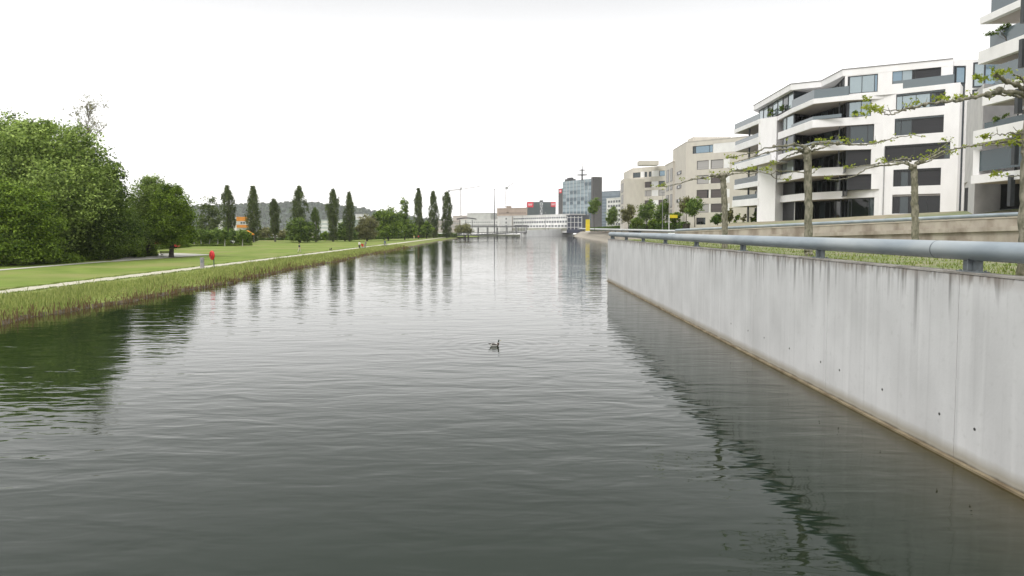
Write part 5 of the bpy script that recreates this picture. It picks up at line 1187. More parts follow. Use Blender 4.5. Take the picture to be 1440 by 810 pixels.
def person(loc, rz, label, top, legs, pose="walk", hair=HAIRM, h=1.75, skirt=None, group="people out on the park path"):
    root = empty("person", loc, label, "person", group, rz); k = h/1.75
    st = .24 if pose == "walk" else .05
    bend = .0
    if pose == "ride": return rider(root, top, legs, hair)
    S = lambda *p: (p[0]*k, p[1]*k, p[2]*k, p[3]*k)
    lean = .25 if pose == "bend" else 0
    hip = S(0, 0, .95, .13); belly = S(0, -lean*.4, 1.12, .125); chest = S(0, -lean*.9, 1.32, .15); nk = S(0, -lean*1.15, 1.47, .06); hd = S(0, -lean*1.3, 1.57, .085); hd2 = S(0, -lean*1.35, 1.66, .09)
    aF = .22 if pose == "walk" else .08
    ch = [[hip, belly, chest, nk, hd, hd2, S(0, -lean*1.35, 1.73, .06)]]
    for sx, dy in ((-1, st), (1, -st)):
        ch.append([hip, S(sx*.09, 0, .88, .10), S(sx*.10, dy*.55-.03, .50, .065), S(sx*.10, dy+.03, .09, .042), S(sx*.10, dy-.12, .035, .035)])
        ch.append([chest, S(sx*.17, -lean*.9, 1.40, .065), S(sx*.24, -lean*.9-dy*.3, 1.14, .045), S(sx*.23, -lean-aF*(1 if pose != "walk" else dy/st if st else 1)-.05, .90, .032), S(sx*.23, -lean-aF*(1 if pose != "walk" else dy/st)-.08, .82, .034), S(sx*.225, -lean-aF*(1 if pose != "walk" else dy/st)-.10, .76, .014)])
    skinmesh("body", ch, SKIN, root)
    # face
    mb = MB(); y = -lean*1.33*k; mb.ball((0, y-.095*k, 1.61*k), (.014, .02, .022), 6, 4); o = mb.build("nose", SKIN, None); o.parent = root
    for sx in (-1, 1): mb = MB(); mb.ball((sx*.032*k, y-.085*k, 1.645*k), .011, 6, 4); o = mb.build("eye", HAIRM, None); o.parent = root
    mb = MB(); mb.ball((0, y+.02*k, 1.685*k), (.098*k, .108*k, .10*k), 12, 8); o = mb.build("hair", hair, None); o.parent = root
    S2 = lambda *p: (p[0]*k, p[1]*k, p[2]*k, p[3]*k*1.22)
    skinmesh("top", [[S2(0, 0, .93, .14), S2(0, -lean*.4, 1.12, .135), S2(0, -lean*.9, 1.33, .15), S2(0, -lean*1.1, 1.43, .07)]]+[[S2(0, -lean*.9, 1.33, .15), S2(sx*.17, -lean*.9, 1.40, .072), S2(sx*.24, -lean*.9-dy*.3, 1.14, .055), S2(sx*.235, -lean-aF*(1 if pose != "walk" else dy/st)*.8-.03, .96, .042)] for sx, dy in ((-1, st), (1, -st))], top, root)
    skinmesh("trousers", [[S2(0, 0, .97, .135), S2(sx*.09, 0, .86, .105), S2(sx*.10, dy*.55-.03, .50, .075), S2(sx*.10, dy+.03, .12, .058)] for sx, dy in ((-1, st), (1, -st))], legs, root)
    for sx, dy in ((-1, st), (1, -st)): mb = MB(); mb.ball((sx*.10*k, (dy-.06)*k, .045*k), (.05, .13, .045), 10, 6); o = mb.build("shoe", DARKF, None); o.parent = root
    if skirt: mb = MB(); mb.tube([(0, 0, 1.0*k), (0, 0, .75*k), (0, 0, .42*k)], [.15, .24, .32], 14); o = mb.build("skirt", skirt, None); o.parent = root
    return root
NAVY = mat("navy_cloth", (.022, .03, .06), None, 8, .9); BLACKC = mat("black_cloth", (.018, .018, .02), None, 8, .9); WHC = mat("white_cloth", (.75, .75, .72), None, 8, .9); REDC = mat("red_cloth", (.60, .05, .035), None, 8, .9); KHAK = mat("pale_trousers", (.60, .58, .45), None, 8, .9); GRC = mat("grey_cloth", (.20, .21, .22), None, 8, .9); BLUEC = mat("blue_cloth", (.04, .10, .26), None, 8, .9); YEL = mat("yellow_cloth", (.75, .70, .22), None, 8, .9)
def onland(px, py):
    p = gz(px, py, .75)
    for i in range(4): p = gz(px, py, zland(p.x, p.y) if p.x < -37.2 else .61)
    return p
person(onland(421, 355), R(100), "person in a navy top and pale trousers walking on the lawn", NAVY, KHAK)
person(onland(505.5, 350), R(-30), "person in a white top and black trousers standing at the path", WHC, BLACKC, pose="stand")
person(onland(513.5, 348), R(60), "person in grey bending over a red pushchair", GRC, GRC, pose="bend", h=1.6)
person(onland(588.5, 336.3), R(20), "person in a red top far along the path", REDC, BLACKC)
person(onland(582.3, 336.2), R(0), "person in a pale yellow top far along the path", YEL, KHAK, pose="stand")
# pushchair
def pushchair(p, rz):
    root = empty("pushchair", p, "small red pushchair on the path beside two people", "pushchair", None, rz)
    mb = MB()
    prof = [(-.30, .45), (.10, .40), (.34, .55), (.42, .95), (.20, 1.02), (-.02, .98), (.16, .62), (-.30, .58)]
    V = [(s_*.22, y, z) for s_ in (-1, 1) for y, z in prof]; n = len(prof)
    mb.add(V, [(i, (i+1) % n, n+(i+1) % n, n+i) for i in range(n)]+[tuple(range(n)), tuple(range(2*n-1, n-1, -1))]); o = mb.build("seat", REDC, None); o.parent = root
    for s_ in (-.26, .26):
        mb = MB(); mb.tube([(s_, -.45, .12), (s_, .10, .55), (s_, .50, 1.0), (s_, .62, 1.02)], .015, 6); mb.tube([(s_, .40, .12), (s_, .0, .62)], .015, 6); o = mb.build("frame", DARKF, None); o.parent = root
        for y in (-.45, .40):
            mb = MB(); mb.tube([(s_-.03, y, .12), (s_+.03, y, .12)], .12, 14, smooth=False); o = mb.build("wheel", BLACKC, None); o.parent = root
pushchair(onland(510.5, 349), R(60))
def bicycle(p, rz, label):
    root = empty("bicycle", p, label, "bicycle", None, rz)
    for y in (-.52, .52):
        mb = MB(); V = []
        for i in range(28):
            for j in range(6): a = 2*math.pi*i/28; b_ = 2*math.pi*j/6; r_ = .33+.02*math.cos(b_); V.append((.02*math.sin(b_), y+r_*math.cos(a), .35+r_*math.sin(a)))
        mb.add(V, [(i*6+j, ((i+1) % 28)*6+j, ((i+1) % 28)*6+(j+1) % 6, i*6+(j+1) % 6) for i in range(28) for j in range(6)], 0, True)
        for i in range(10): a = math.pi*i/5; mb.tube([(0, y, .35), (0, y+.33*math.cos(a), .35+.33*math.sin(a))], .004, 4, cap=False)
        o = mb.build("wheel", BLACKC, None); o.parent = root
    mb = MB(); 
    for a, b_ in (((0, -.52, .35), (0, -.38, .88)), ((0, -.40, .78), (0, .14, .80)), ((0, -.41, .70), (0, .06, .33)), ((0, .06, .33), (0, .17, .92)), ((0, .52, .35), (0, .06, .33)), ((0, .52, .35), (0, .13, .76))): mb.tube([a, b_], .018, 6)
    o = mb.build("frame", STEELD, None); o.parent = root
    mb = MB(); mb.ball((0, .19, .95), (.08, .14, .035), 10, 6); o = mb.build("saddle", BLACKC, None); o.parent = root
    mb = MB(); mb.tube([(-.28, -.30, .98), (-.1, -.38, .98), (0, -.38, .90), (.1, -.38, .98), (.28, -.30, .98)], .014, 6); o = mb.build("handlebar", BLACKC, None); o.parent = root
    return root
def rider_at(p, rz, label, top, legs):
    root = empty("person", (p[0], p[1], p[2]+.0), label, "person", "people out on the park path", rz)
    hip = (0, .17, 1.06, .13); ch_ = (0, -.06, 1.42, .14)
    def body(g=1.0, part=0):
        t = [[hip, (0, .08, 1.25, .125), ch_, (0, -.12, 1.54, .06), (0, -.16, 1.64, .085), (0, -.17, 1.73, .09), (0, -.16, 1.80, .06)]]
        for sx, kz, ky, fz, fy in ((-1, .86, -.20, .26, -.02), (1, .66, -.12, .10, .10)):
            t.append([hip, (sx*.10, .12, 1.0, .10), (sx*.11, ky, kz, .065), (sx*.10, fy+.05, fz+.05, .04), (sx*.10, fy-.08, fz, .035)])
            t.append([ch_, (sx*.17, -.07, 1.45, .06), (sx*.22, -.14, 1.20, .045), (sx*.24, -.30, 1.03, .033), (sx*.24, -.36, 1.0, .025)])
        return t
    skinmesh("body", body(), SKIN, root)
    w_ = lambda c, g: [(x, y, z, r_*g) for x, y, z, r_ in c]; B_ = body()
    skinmesh("top", [w_(B_[0][:4], 1.2), w_(B_[2][:4], 1.25), w_(B_[4][:4], 1.25)], top, root)
    skinmesh("trousers", [w_(B_[1][:4], 1.22), w_(B_[3][:4], 1.22)], legs, root)
    mb = MB(); mb.ball((0, -.14, 1.76), (.12, .15, .12), 12, 8); o = mb.build("helmet", NAVY, None); o.parent = root
q = onland(541.5, 347.2); bicycle(q, R(-70), "bicycle ridden along the path away from the lake corner"); rider_at(q, R(-70), "cyclist in a dark blue top riding along the path", BLUEC, GRC)
# dog on the lawn
p = onland(465, 352.5); root = empty("dog", p, "small dark dog on the lawn by the path", "dog", None, R(50))
skinmesh("body", [[(0, .25, .36, .075), (0, 0, .36, .085), (0, -.22, .38, .10), (0, -.34, .48, .06), (0, -.42, .54, .065), (0, -.53, .51, .035)], [(0, .25, .36, .075), (0, .42, .46, .02), (0, .5, .56, .012)]]+[[(0, -.22, .38, .10), (sx*.07, -.22, .28, .04), (sx*.07, -.20, .14, .022), (sx*.07, -.24, .02, .024)] for sx in (-1, 1)]+[[(0, .25, .36, .075), (sx*.07, .22, .26, .05), (sx*.07, .32, .14, .024), (sx*.07, .27, .02, .024)] for sx in (-1, 1)], mat("dark_fur", (.03, .025, .02), None, 9, .8), root)
for sx in (-1, 1): mb = MB(); mb.ball((sx*.05, -.40, .60), (.02, .02, .045), 6, 4); o = mb.build("ear", BLACKC, None); o.parent = root
# ================================================================== DUCK
root = empty("duck", (DUCK[0], DUCK[1], 0), "mallard drake with dark head and pale flanks swimming on the lake", "duck", None, R(12)); root.scale = (.84, 1, 1)
DW = mat("duck_flank", (.55, .54, .50), (.42, .41, .38), 20, .8); DB = mat("duck_breast", (.06, .035, .025), None, 20, .8); DH = mat("duck_head", (.012, .03, .018), None, 20, .35); DK = mat("duck_back", (.13, .12, .11), (.08, .075, .07), 30, .8)
def loft(secs, m_, name, parent, n=14):
    mb = MB(); V = []
    for x, z, ry, rz_ in secs:
        for j in range(n): a = 2*math.pi*j/n; V.append((x, ry*math.cos(a), z+rz_*math.sin(a)))
    mb.add(V, [(i*n+j, (i+1)*n+j, (i+1)*n+(j+1) % n, i*n+(j+1) % n) for i in range(len(secs)-1) for j in range(n)]+[tuple(range(n)), tuple(range(len(V)-1, len(V)-n-1, -1))], 0, True); o = mb.build(name, m_, None); o.parent = parent; return o
loft([(-.31, .115, .01, .008), (-.24, .075, .05, .035), (-.15, .05, .095, .075), (-.02, .045, .115, .09), (.08, .05, .105, .09), (.15, .065, .08, .08), (.19, .09, .05, .06), (.205, .11, .02, .03)], DW, "body", root)
loft([(.10, .05, .107, .094), (.15, .065, .086, .086), (.19, .09, .057, .067), (.215, .11, .025, .035)], DB, "breast", root)
skinmesh("head", [[(.165, 0, .11, .042), (.185, 0, .18, .032), (.195, 0, .24, .042), (.215, 0, .262, .043), (.235, 0, .255, .032)]], DH, root)
mb = MB(); mb.tube([(.181, 0, .150), (.184, 0, .164)], .040, 14); o = mb.build("neck_ring", WHC, None); o.parent = root
loft([(.262, .245, .016, .014), (.30, .238, .020, .008), (.325, .234, .014, .004)], mat("duck_bill", (.45, .38, .06), None, 5, .5), "bill", root)
for s_ in (-1, 1):
    mb = MB(); mb.ball((-.05, s_*.082, .098), (.15, .035, .045), 12, 8, 0, Matrix.Rotation(R(6), 3, 'Y')); o = mb.build("wing", DK, None); o.parent = root
loft([(-.36, .15, .01, .005), (-.30, .125, .035, .015), (-.22, .11, .05, .03)], BLACKC, "tail", root)
# ================================================================== FAR TOWN
def block(name, label, pl, pr_, yt, D0, D1, zb, depth, m_, rows=(), roofm=None, group=None, cat="building", ytr=None):
    """a plain building: front from px pl (distance D0) to pr_ (distance D1); roof height from yt at pl; rows: (z0, z1, s0frac, s1frac, n, material)"""
    A = at(pl, yt, D0); B = at(pr_, yt if ytr is None else ytr, D1); zt = A.z
    root = empty(name, (A.x, A.y, zb), label, cat, group); fr = Frame((A.x, A.y), (B.x, B.y))
    mb = MB(); mb.box(0, fr.len, -depth, 0, zb-1, zt, 0, fr); mb.build("wall", m_, root)
    mb = MB(); mb.box(-.3, fr.len+.3, -depth-.3, .3, zt+.002, zt+.5, 0, fr); mb.build("roof", roofm or m_, root)
    for (z0, z1, a, b_, n, gm) in rows:
        if n == 1:
            mb = MB(); mb.box(fr.len*a, fr.len*b_, .01, .10, z0, z1, 0, fr); mb.build("window_band", gm, root)
        else:
            w_ = fr.len*(b_-a)/n
            for i in range(n):
                mb = MB(); x = fr.len*a+w_*i; mb.box(x+w_*.16, x+w_*.84, .01, .10, z0, z1, 0, fr); mb.build("window", gm, root)
    return root, fr, zt
FW = mat("far_white", (.72, .71, .69), None, .2, .8); FG = mat("far_grey", (.36, .36, .35), None, .2, .8); FT = mat("far_tan", (.42, .33, .27), None, .2, .8); FP = mat("far_pink", (.52, .46, .42), None, .2, .8)
FD = mat("far_dark", (.075, .075, .08), None, .3, .7); FGL = mat("far_window", (.10, .11, .12), None, .3, .4); FCOP = mat("grey_cladding", (.075, .07, .068), (.06, .056, .054), .2, .5)
REDS = mat("red_sign", (.75, .045, .07), None, 1, .5); WHS = mat("white_letters", (.85, .85, .85), None, 1, .5)
def letters(root, txt, fr, s, n, z, size, m_, vertical=False, name="lettering"):
    cu = bpy.data.curves.new(name, 'FONT'); cu.body = txt; cu.size = size; cu.extrude = .03; cu.align_x = 'CENTER'; cu.align_y = 'CENTER'; cu.offset = size*.015
    if vertical: cu.space_line = .85
    t = bpy.data.objects.new(name, cu); col.objects.link(t); dg = bpy.context.evaluated_depsgraph_get(); me = bpy.data.meshes.new_from_object(t.evaluated_get(dg)); bpy.data.objects.remove(t)
    o = bpy.data.objects.new(name, me); col.objects.link(o); me.materials.clear(); me.materials.append(m_)
    p = Vector(fr.w(s, n, z)); d = fr.d; mt = Matrix(((d.x, 0, fr.n.x, p.x), (d.y, 0, fr.n.y, p.y), (0, 1, 0, p.z), (0, 0, 0, 1)))
    me.transform(mt); me.transform(Matrix.Translation(-root.location)); o.parent = root; return o
# glass tower
TA, TB = at(791.5, 258, 640), at(832.5, 253.5, 600)
root = empty("office_tower", (TA.x, TA.y, 5), "tall office tower with pale glass front, dark side piers and an antenna mast on top", "building")
fr = Frame(TA[:2], TB[:2]); zt = 49.5; w_ = fr.len
mb = MB(); mb.box(0, w_, -8, -.3, 3, zt-.5, 0, fr); mb.build("core", FD, root)
G_ = [glass("tower_glass_a", (.22, .275, .30), .15, .6, .1), glass("tower_glass_b", (.13, .175, .20), .15, .6, .1), glass("tower_glass_c", (.05, .08, .10), .15, .6, .1)]
rt = random.Random(5); nf = 13; fh = (zt-8)/nf
for i in range(nf):
    z0 = 8+fh*i
    o = None
    for j in range(16):
        a = w_*j/16
        if i >= 11: k_ = 0 if j < 11 or i == 12 else 2
        elif i >= 4: k_ = rt.choice([0, 0, 0, 1])
        else: k_ = rt.choice([2, 2, 2, 1]) 
        if o is None:
            mb = MB(); mb.box(0, w_, -.29, -.05, z0, z0+fh*.22, 0, fr); o = mb.build("spandrel", G_[1] if i >= 4 else FD, root)
        if j % 2 == 0:
            mb = MB(); mb.box(a+.15, a+w_/8-.15, -.29, -.02, z0+fh*.24, z0+fh*.99, 0, fr); mb.build("pane", G_[2] if (i < 4 or (i in (6, 7, 8, 9) and rt.random() < .4)) else G_[k_], o)
mb = MB(); [mb.box(w_*j/8-.12, w_*j/8+.12, -.01, .12, 8, zt, 0, fr) for j in range(9)]; mb.build("mullion", FW, root)
mb = MB(); mb.box(w_+.01, w_+4.6, -7.5, .8, 3, zt+1.2, 0, fr); mb.build("right_pier", FCOP, root)
mb = MB(); mb.box(w_+3.4, w_+3.8, .81, .9, 3, zt+1.2, 0, fr); mb.build("pier_groove", BLACKC, root)
mb = MB(); mb.box(-7.0, -.01, -8, .3, 3, zt-6.3, 0, fr); mb.build("left_pier", FCOP, root)
mb = MB(); mb.box(.3, 9.5, -7.9, -2, zt-.5, zt+2.2, 0, fr); mb.build("roof_plant", FD, root)
for s_, h_ in ((2.2, 1.8), (5, 1.2), (7.5, 1.6)): p = fr.w(s_, -5, zt+2.2); mb = MB(); mb.ball((p[0], p[1], p[2]+.6), (1.6, 1.2, .9), 8, 5); mb.tube([p, (p[0]-.8, p[1], p[2]+h_*2)], .08, 5); mb.build("roof_unit", FD, root)
mb = MB(); p = at(818.6, 252, 612); zq = 49
mb.tube([(p.x, p.y, zq), (p.x, p.y, zq+9)], [.75, .6], 8); mb.tube([(p.x, p.y, zq+9), (p.x, p.y, zq+12.5), (p.x, p.y, zq+20)], [.45, .22, .10], 8); o = mb.build("antenna_mast", FD, root)
for z_, r_ in ((zq+4.3, 4.8), (zq+8.6, 2.9)):
    mb = MB(); mb.tube([(p.x, p.y, z_), (p.x, p.y, z_+.45)], r_, 14, smooth=False); mb.build("platform", FD, o)
mb = MB(); mb.box(-5.4, -1.4, .31, .5, zt-10.5, zt-7, 0, fr); o = mb.build("sign_panel", REDS, root)
letters(root, "SRF", fr, -3.4, .56, zt-8.75, 2.1, WHS)
# dark studio box with signs
SA, SB = at(741.5, 284, 700), at(781.5, 281.5, 700)
root = empty("studio_building", (SA.x, SA.y, 5), "dark windowless box building with red signs beside the glass tower", "building"); fr = Frame(SA[:2], SB[:2]); zt = SA.z
mb = MB(); mb.box(0, fr.len, -25, 0, 4, zt, 0, fr); mb.build("wall", mat("dark_green_grey_cladding", (.085, .105, .105), (.07, .088, .09), .2, .5), root)
for a, b_, z0, z1, tx in ((.0, .21, zt-5.4, zt-.2, "SRF"), (.83, 1.0, zt-5.0, zt-.2, "SRF")):
    mb = MB(); mb.box(fr.len*a-.05, fr.len*b_+.05, .01, .3, z0, z1+.3, 0, fr); mb.build("sign_panel", REDS, root); letters(root, tx, fr, fr.len*(a+b_)/2, .36, (z0+z1)/2, 2.7, WHS)
for i, ch in enumerate("OVEN"[:0]): pass
mb = MB(); mb.box(fr.len*.43, fr.len*.555, .01, .12, 5, zt+1.6, 0, fr); mb.build("sign_mast", mat("sign_mast", (.13, .14, .15), None, 1, .5), root)
for i, ch in enumerate("OVCT"): letters(root, ch, fr, fr.len*.495, .2, zt-2.2-3.6*i, 4.0, WHS)
letters(root, "LOW", fr, fr.len*.495, .2, zt+1.2, 1.8, FD)
# towers right of the glass one
rw = [(6+3.0*i, 7.8+3.0*i, .03, .97, 1, FGL) for i in range(11)]
block("office_building", "grey striped office slab right behind the glass tower", 846, 871, 270, 760, 740, 4, 20, mat("far_blue_grey", (.22, .26, .30), None, .2, .7), [(6+3.4*i, 7.6+3.4*i, .02, .98, 1, mat("far_blue_glass", (.13, .17, .21), None, .2, .4) if i == 0 else bpy.data.materials["far_blue_glass"]) for i in range(11)])
block("office_building", "white office block with dark window rows beside the first beige apartment block", 853, 874, 280, 520, 500, 4, 15, FW, [(zz, zz+1.7, .08, .95, 5, FGL) for zz in (8, 11.4, 14.8, 18.2, 21.6, 24.9)])
# long white office with window bands
A = None
root, fr, zt = block("office_building", "long low white office block with three window bands below the dark box", 720.5, 801, 304.3, 600, 520, 3.5, 14, FW,
   [(7.0, 8.4, .02, .97, 18, FGL), (10.2, 11.8, .02, .97, 22, FGL), (13.6, 14.8, .02, .97, 26, FGL)], ytr=301)
mb = MB(); mb.box(-.05, fr.len+.05, .11, .2, 4.0, 6.2, 0, fr); mb.build("wall_base", mat("far_olive", (.30, .30, .24), None, .2, .8), root)
block("office_building", "white windowless stair block at the left end of the long office", 703.5, 720, 304.2, 596, 598, 3.5, 14, FW, [(7, 8.5, .45, .55, 1, FGL), (10.2, 11.7, .45, .55, 1, FGL), (13.6, 15, .45, .55, 1, FGL)])
block("office_building", "white box building with dark square windows at the foot of the tower", 797, 818, 303.5, 512, 505, 3.5, 12, mat("far_black_glass", (.04, .045, .07), None, .2, .3), [(6.5+3.6*i, 6.8+3.6*i, 0, 1, 1, FW) for i in range(3)]+[(5, 15, .02+.245*i, .05+.245*i, 1, FW) for i in range(5)])
block("apartment_block", "pinkish tan stepped block with a rooftop turret left of the dark box", 699, 742, 293.5, 720, 700, 4, 20, FT, [(8+3.3*i, 9.4+3.3*i, .05, .95, 12, mat("far_brown_window", (.26, .21, .18), None, .2, .6) if i == 0 else bpy.data.materials["far_brown_window"]) for i in range(5)])
block("apartment_block", "small tan turret block on the step of the pinkish building", 712, 719, 290.5, 712, 712, 24, 8, FT)
block("warehouse", "pale grey hall with a flat roof left of the floodlight mast", 657, 690, 300.5, 820, 800, 4, 20, mat("far_pale", (.55, .55, .52), None, .2, .8), [(10, 11.5, .05, .9, 9, FG), (15, 16.4, .05, .9, 9, FG)])
block("warehouse", "low white shed behind the dark footbridge at the lake's end", 648, 706, 309.5, 640, 620, 3, 14, FW, [(7.2, 9.6, .02, .98, 20, FG), (10.9, 12.2, .1, .95, 16, FG)])
block("warehouse", "pinkish pale building behind the two rightmost poplars", 603, 650, 311, 700, 700, 3, 20, FP, [(7, 8.8, .05, .95, 14, FG), (10.6, 12, .05, .95, 14, FG)])
block("warehouse", "tall pale building right of the rightmost poplar", 637, 662, 304, 900, 880, 3, 15, FP, [(9, 12, .1, .9, 6, FW)])
# dark curved roof
root = empty("roofed_stand", tuple(at(652, 310, 600)), "dark curved canopy roof right of the last poplar", "canopy"); mb = MB()
V = []
for i in range(15):
    t = i/14; p = at(642+t*27, 308.6-1.6*math.sin(t*math.pi), 600)
    for dy, dz in ((0, 0), (14, 0), (14, .8), (0, .8)): V.append((p.x, p.y+dy, p.z+dz))
mb.add(V, [(i*4+j, i*4+(j+1) % 4, (i+1)*4+(j+1) % 4, (i+1)*4+j) for i in range(14) for j in range(4)]+[(0, 1, 2, 3), (59, 58, 57, 56)]); mb.build("roof", FD, root)
for px in (646, 655, 664): p = at(px, 309, 603); mb = MB(); mb.tube([(p.x, p.y, 2), (p.x, p.y, p.z)], .25, 6); mb.build("post", FD, root)
# elevated dark rail line
def viaduct():
    A = at(642, 319.5, 560); B = at(742, 316.5, 540); root = empty("viaduct", (A.x, A.y, 2), "long dark railway viaduct crossing behind the lake's far end", "bridge"); fr = Frame(A[:2], B[:2])
    mb = MB(); mb.box(0, fr.len, -4, 0, A.z-.1, A.z+.8, 0, fr); mb.build("deck", mat("viaduct_deck", (.13, .13, .13), None, 1, .7), root)
    mb = MB(); mb.box(0, fr.len, .01, .25, A.z+1.5, A.z+1.65, 0, fr)
    n = 26
    for i in range(n+1): mb.box(fr.len*i/n-.06, fr.len*i/n+.06, .01, .12, A.z+.9, A.z+1.5, 0, fr)
    mb.build("railing", FD, root)
    for i in range(8):
        s_ = fr.len*(.03+.94*i/7); mb = MB(); mb.box(s_-.4, s_+.4, -3, -.5, 1.5, A.z-.3, 0, fr); mb.build("pier", FG, root)
viaduct()
# tram on the viaduct stop, dark framed shelter
A = at(726, 318.5, 530); root = empty("shelter", (A.x, A.y, 2.5), "dark open framed shelter at the right end of the viaduct", "shelter"); mb = MB(); mb.box(A.x-1, A.x+8.5, A.y, A.y+3, 7.6, 8.2); mb.build("roof", FD, root)
for i in range(5): mb = MB(); x = A.x-.8+i*2.25; mb.box(x, x+.35, A.y, A.y+.35, 2.5, 7.59); mb.build("post", FD, root)
# footbridge with diagonal railing over the far water
A = at(620, 331.6, 380); B = at(741, 326.6, 497)
root = empty("footbridge", (A.x, A.y, 1.2), "low pale footbridge with zigzag railing across the far end of the lake", "bridge"); fr = Frame(A[:2], B[:2]); zd = lambda s_: 1.25+1.6*(s_/fr.len)
n = 34; mbd, mbr = MB(), MB()
for i in range(n):
    s0, s1 = fr.len*i/n, fr.len*(i+1)/n; za, zc = zd(s0), zd(s1)
    for (d0, d1, h0, h1, q) in ((-2.4, 0, -.35, 0, mbd), (0.01, .12, .02, .25, mbr), (.01, .12, 1.05, 1.32, mbr)):
        V = [fr.w(s0, d0, za+h0), fr.w(s0, d1, za+h0), fr.w(s0, d1, za+h1), fr.w(s0, d0, za+h1), fr.w(s1, d0, zc+h0), fr.w(s1, d1, zc+h0), fr.w(s1, d1, zc+h1), fr.w(s1, d0, zc+h1)]
        q.add(V, [(0, 1, 2, 3), (7, 6, 5, 4), (0, 4, 5, 1), (1, 5, 6, 2), (2, 6, 7, 3), (3, 7, 4, 0)])
    mbr.tube([fr.w(s0, .05, za+.1), fr.w((s0+s1)/2, .05, (za+zc)/2+1.1)], .11, 5); mbr.tube([fr.w((s0+s1)/2, .05, (za+zc)/2+1.1), fr.w(s1, .05, zc+.1)], .11, 5)
mbd.build("deck", FD, root); mbr.build("railing", mat("bridge_rail", (.2, .2, .2), None, 1, .6), root)
for i in range(9): s_ = fr.len*(i+.5)/9; mb = MB(); mb.tube([fr.w(s_, -1.2, -1), fr.w(s_, -1.2, zd(s_)-.35)], .18, 8); mb.build("pile", FD, root)
# old mooring piles by the grass tip
for i, (px, lb) in enumerate(((654, "left dark wooden pile standing at the tip of the grass bank"), (658.5, "right dark wooden pile standing at the tip of the grass bank"))):
    p = gz(px, 336.2, 0); root = empty("mooring_pile", (p.x, p.y, 0), lb, "pile"); mb = MB(); mb.tube([(0, 0, -1), (0, 0, 1.4), (0, 0, 2.2)], [.42, .40, .36], 9); o = mb.build("post", BARKD, None); o.parent = root
# mast
p = at(695.3, 325, 545); root = empty("floodlight_mast", (p.x, p.y, 2), "single tall dark mast standing behind the far end of the lake", "mast"); mb = MB(); zt = at(695.3, 266.5, 545).z
mb.tube([(0, 0, 0), (0, 0, zt*.5), (0, 0, zt-2)], [.42, .34, .16], 8); o = mb.build("pole", FD, None); o.parent = root
mb = MB(); mb.box(-.45, .45, -.3, .3, zt-2, zt-1.4); o = mb.build("lamp_head", FD, None); o.parent = root
# cranes
CRM = mat("crane_metal", (.33, .31, .29), None, 1, .6)
def lattice(mb, A, B, w_, n, r_=.09):
    A = Vector(A); B = Vector(B); t = (B-A).normalized(); u = t.cross(Vector((0, 1, 0))).normalized()*w_/2; v = Vector((0, 1, 0))*w_/2
    C = [u+v, u-v, -u-v, -u+v]
    for c in C: mb.tube([A+c, B+c], r_, 4, cap=False)
    for i in range(n):
        a = A.lerp(B, i/n); b_ = A.lerp(B, (i+1)/n)
        for j in range(4): mb.tube([a+C[j], b_+C[(j+1) % 4]], r_*.7, 4, cap=False)
D = 1100; base_ = at(648, 310, D); top_ = at(647.5, 265.5, D)
root = empty("tower_crane", (base_.x, base_.y, 10), "pale tower crane with a horizontal jib right of the last poplar", "crane")
mb = MB(); lattice(mb, (base_.x, D, 8), (top_.x, D, top_.z), 1.8, 18, .2); mb.build("mast", CRM, root)
j0 = at(630, 268, D); j1 = at(678, 261.5, D+200)
mb = MB(); lattice(mb, (top_.x, D, top_.z-1), tuple(j0), 1.4, 10, .2); mb.build("counter_jib", CRM, root)
mb = MB(); lattice(mb, (top_.x, D, top_.z-1), tuple(j1), 1.0, 26, .14); mb.build("jib", CRM, root)
mb = MB(); mb.box(j0.x-.2, j0.x+3.5, D-1, D+1, j0.z-2.2, j0.z+.2); mb.build("counterweight", FG, root)
mb = MB(); mb.box(top_.x-.3, top_.x+2.2, D-1.2, D+1.2, top_.z-1, top_.z+2.4); mb.build("cab", FG, root)
D = 1250; b0 = at(709, 300, D); t0 = at(713, 264.5, D)
root = empty("tower_crane", (b0.x, D, 10), "faint leaning luffing crane left of the dark box building", "crane")
mb = MB(); lattice(mb, (b0.x, D, 8), (t0.x-2, D, t0.z), 1.4, 14, .15); mb.build("mast", CRM, root)
mb = MB(); mb.box(t0.x-3, t0.x+2, D-1, D+1, t0.z-2, t0.z+2.2); mb.build("cab", FG, root)
e_ = at(723, 256.5, D); mb = MB(); lattice(mb, (t0.x, D, t0.z+1), tuple(e_), .9, 8, .15); mb.build("jib", CRM, root)
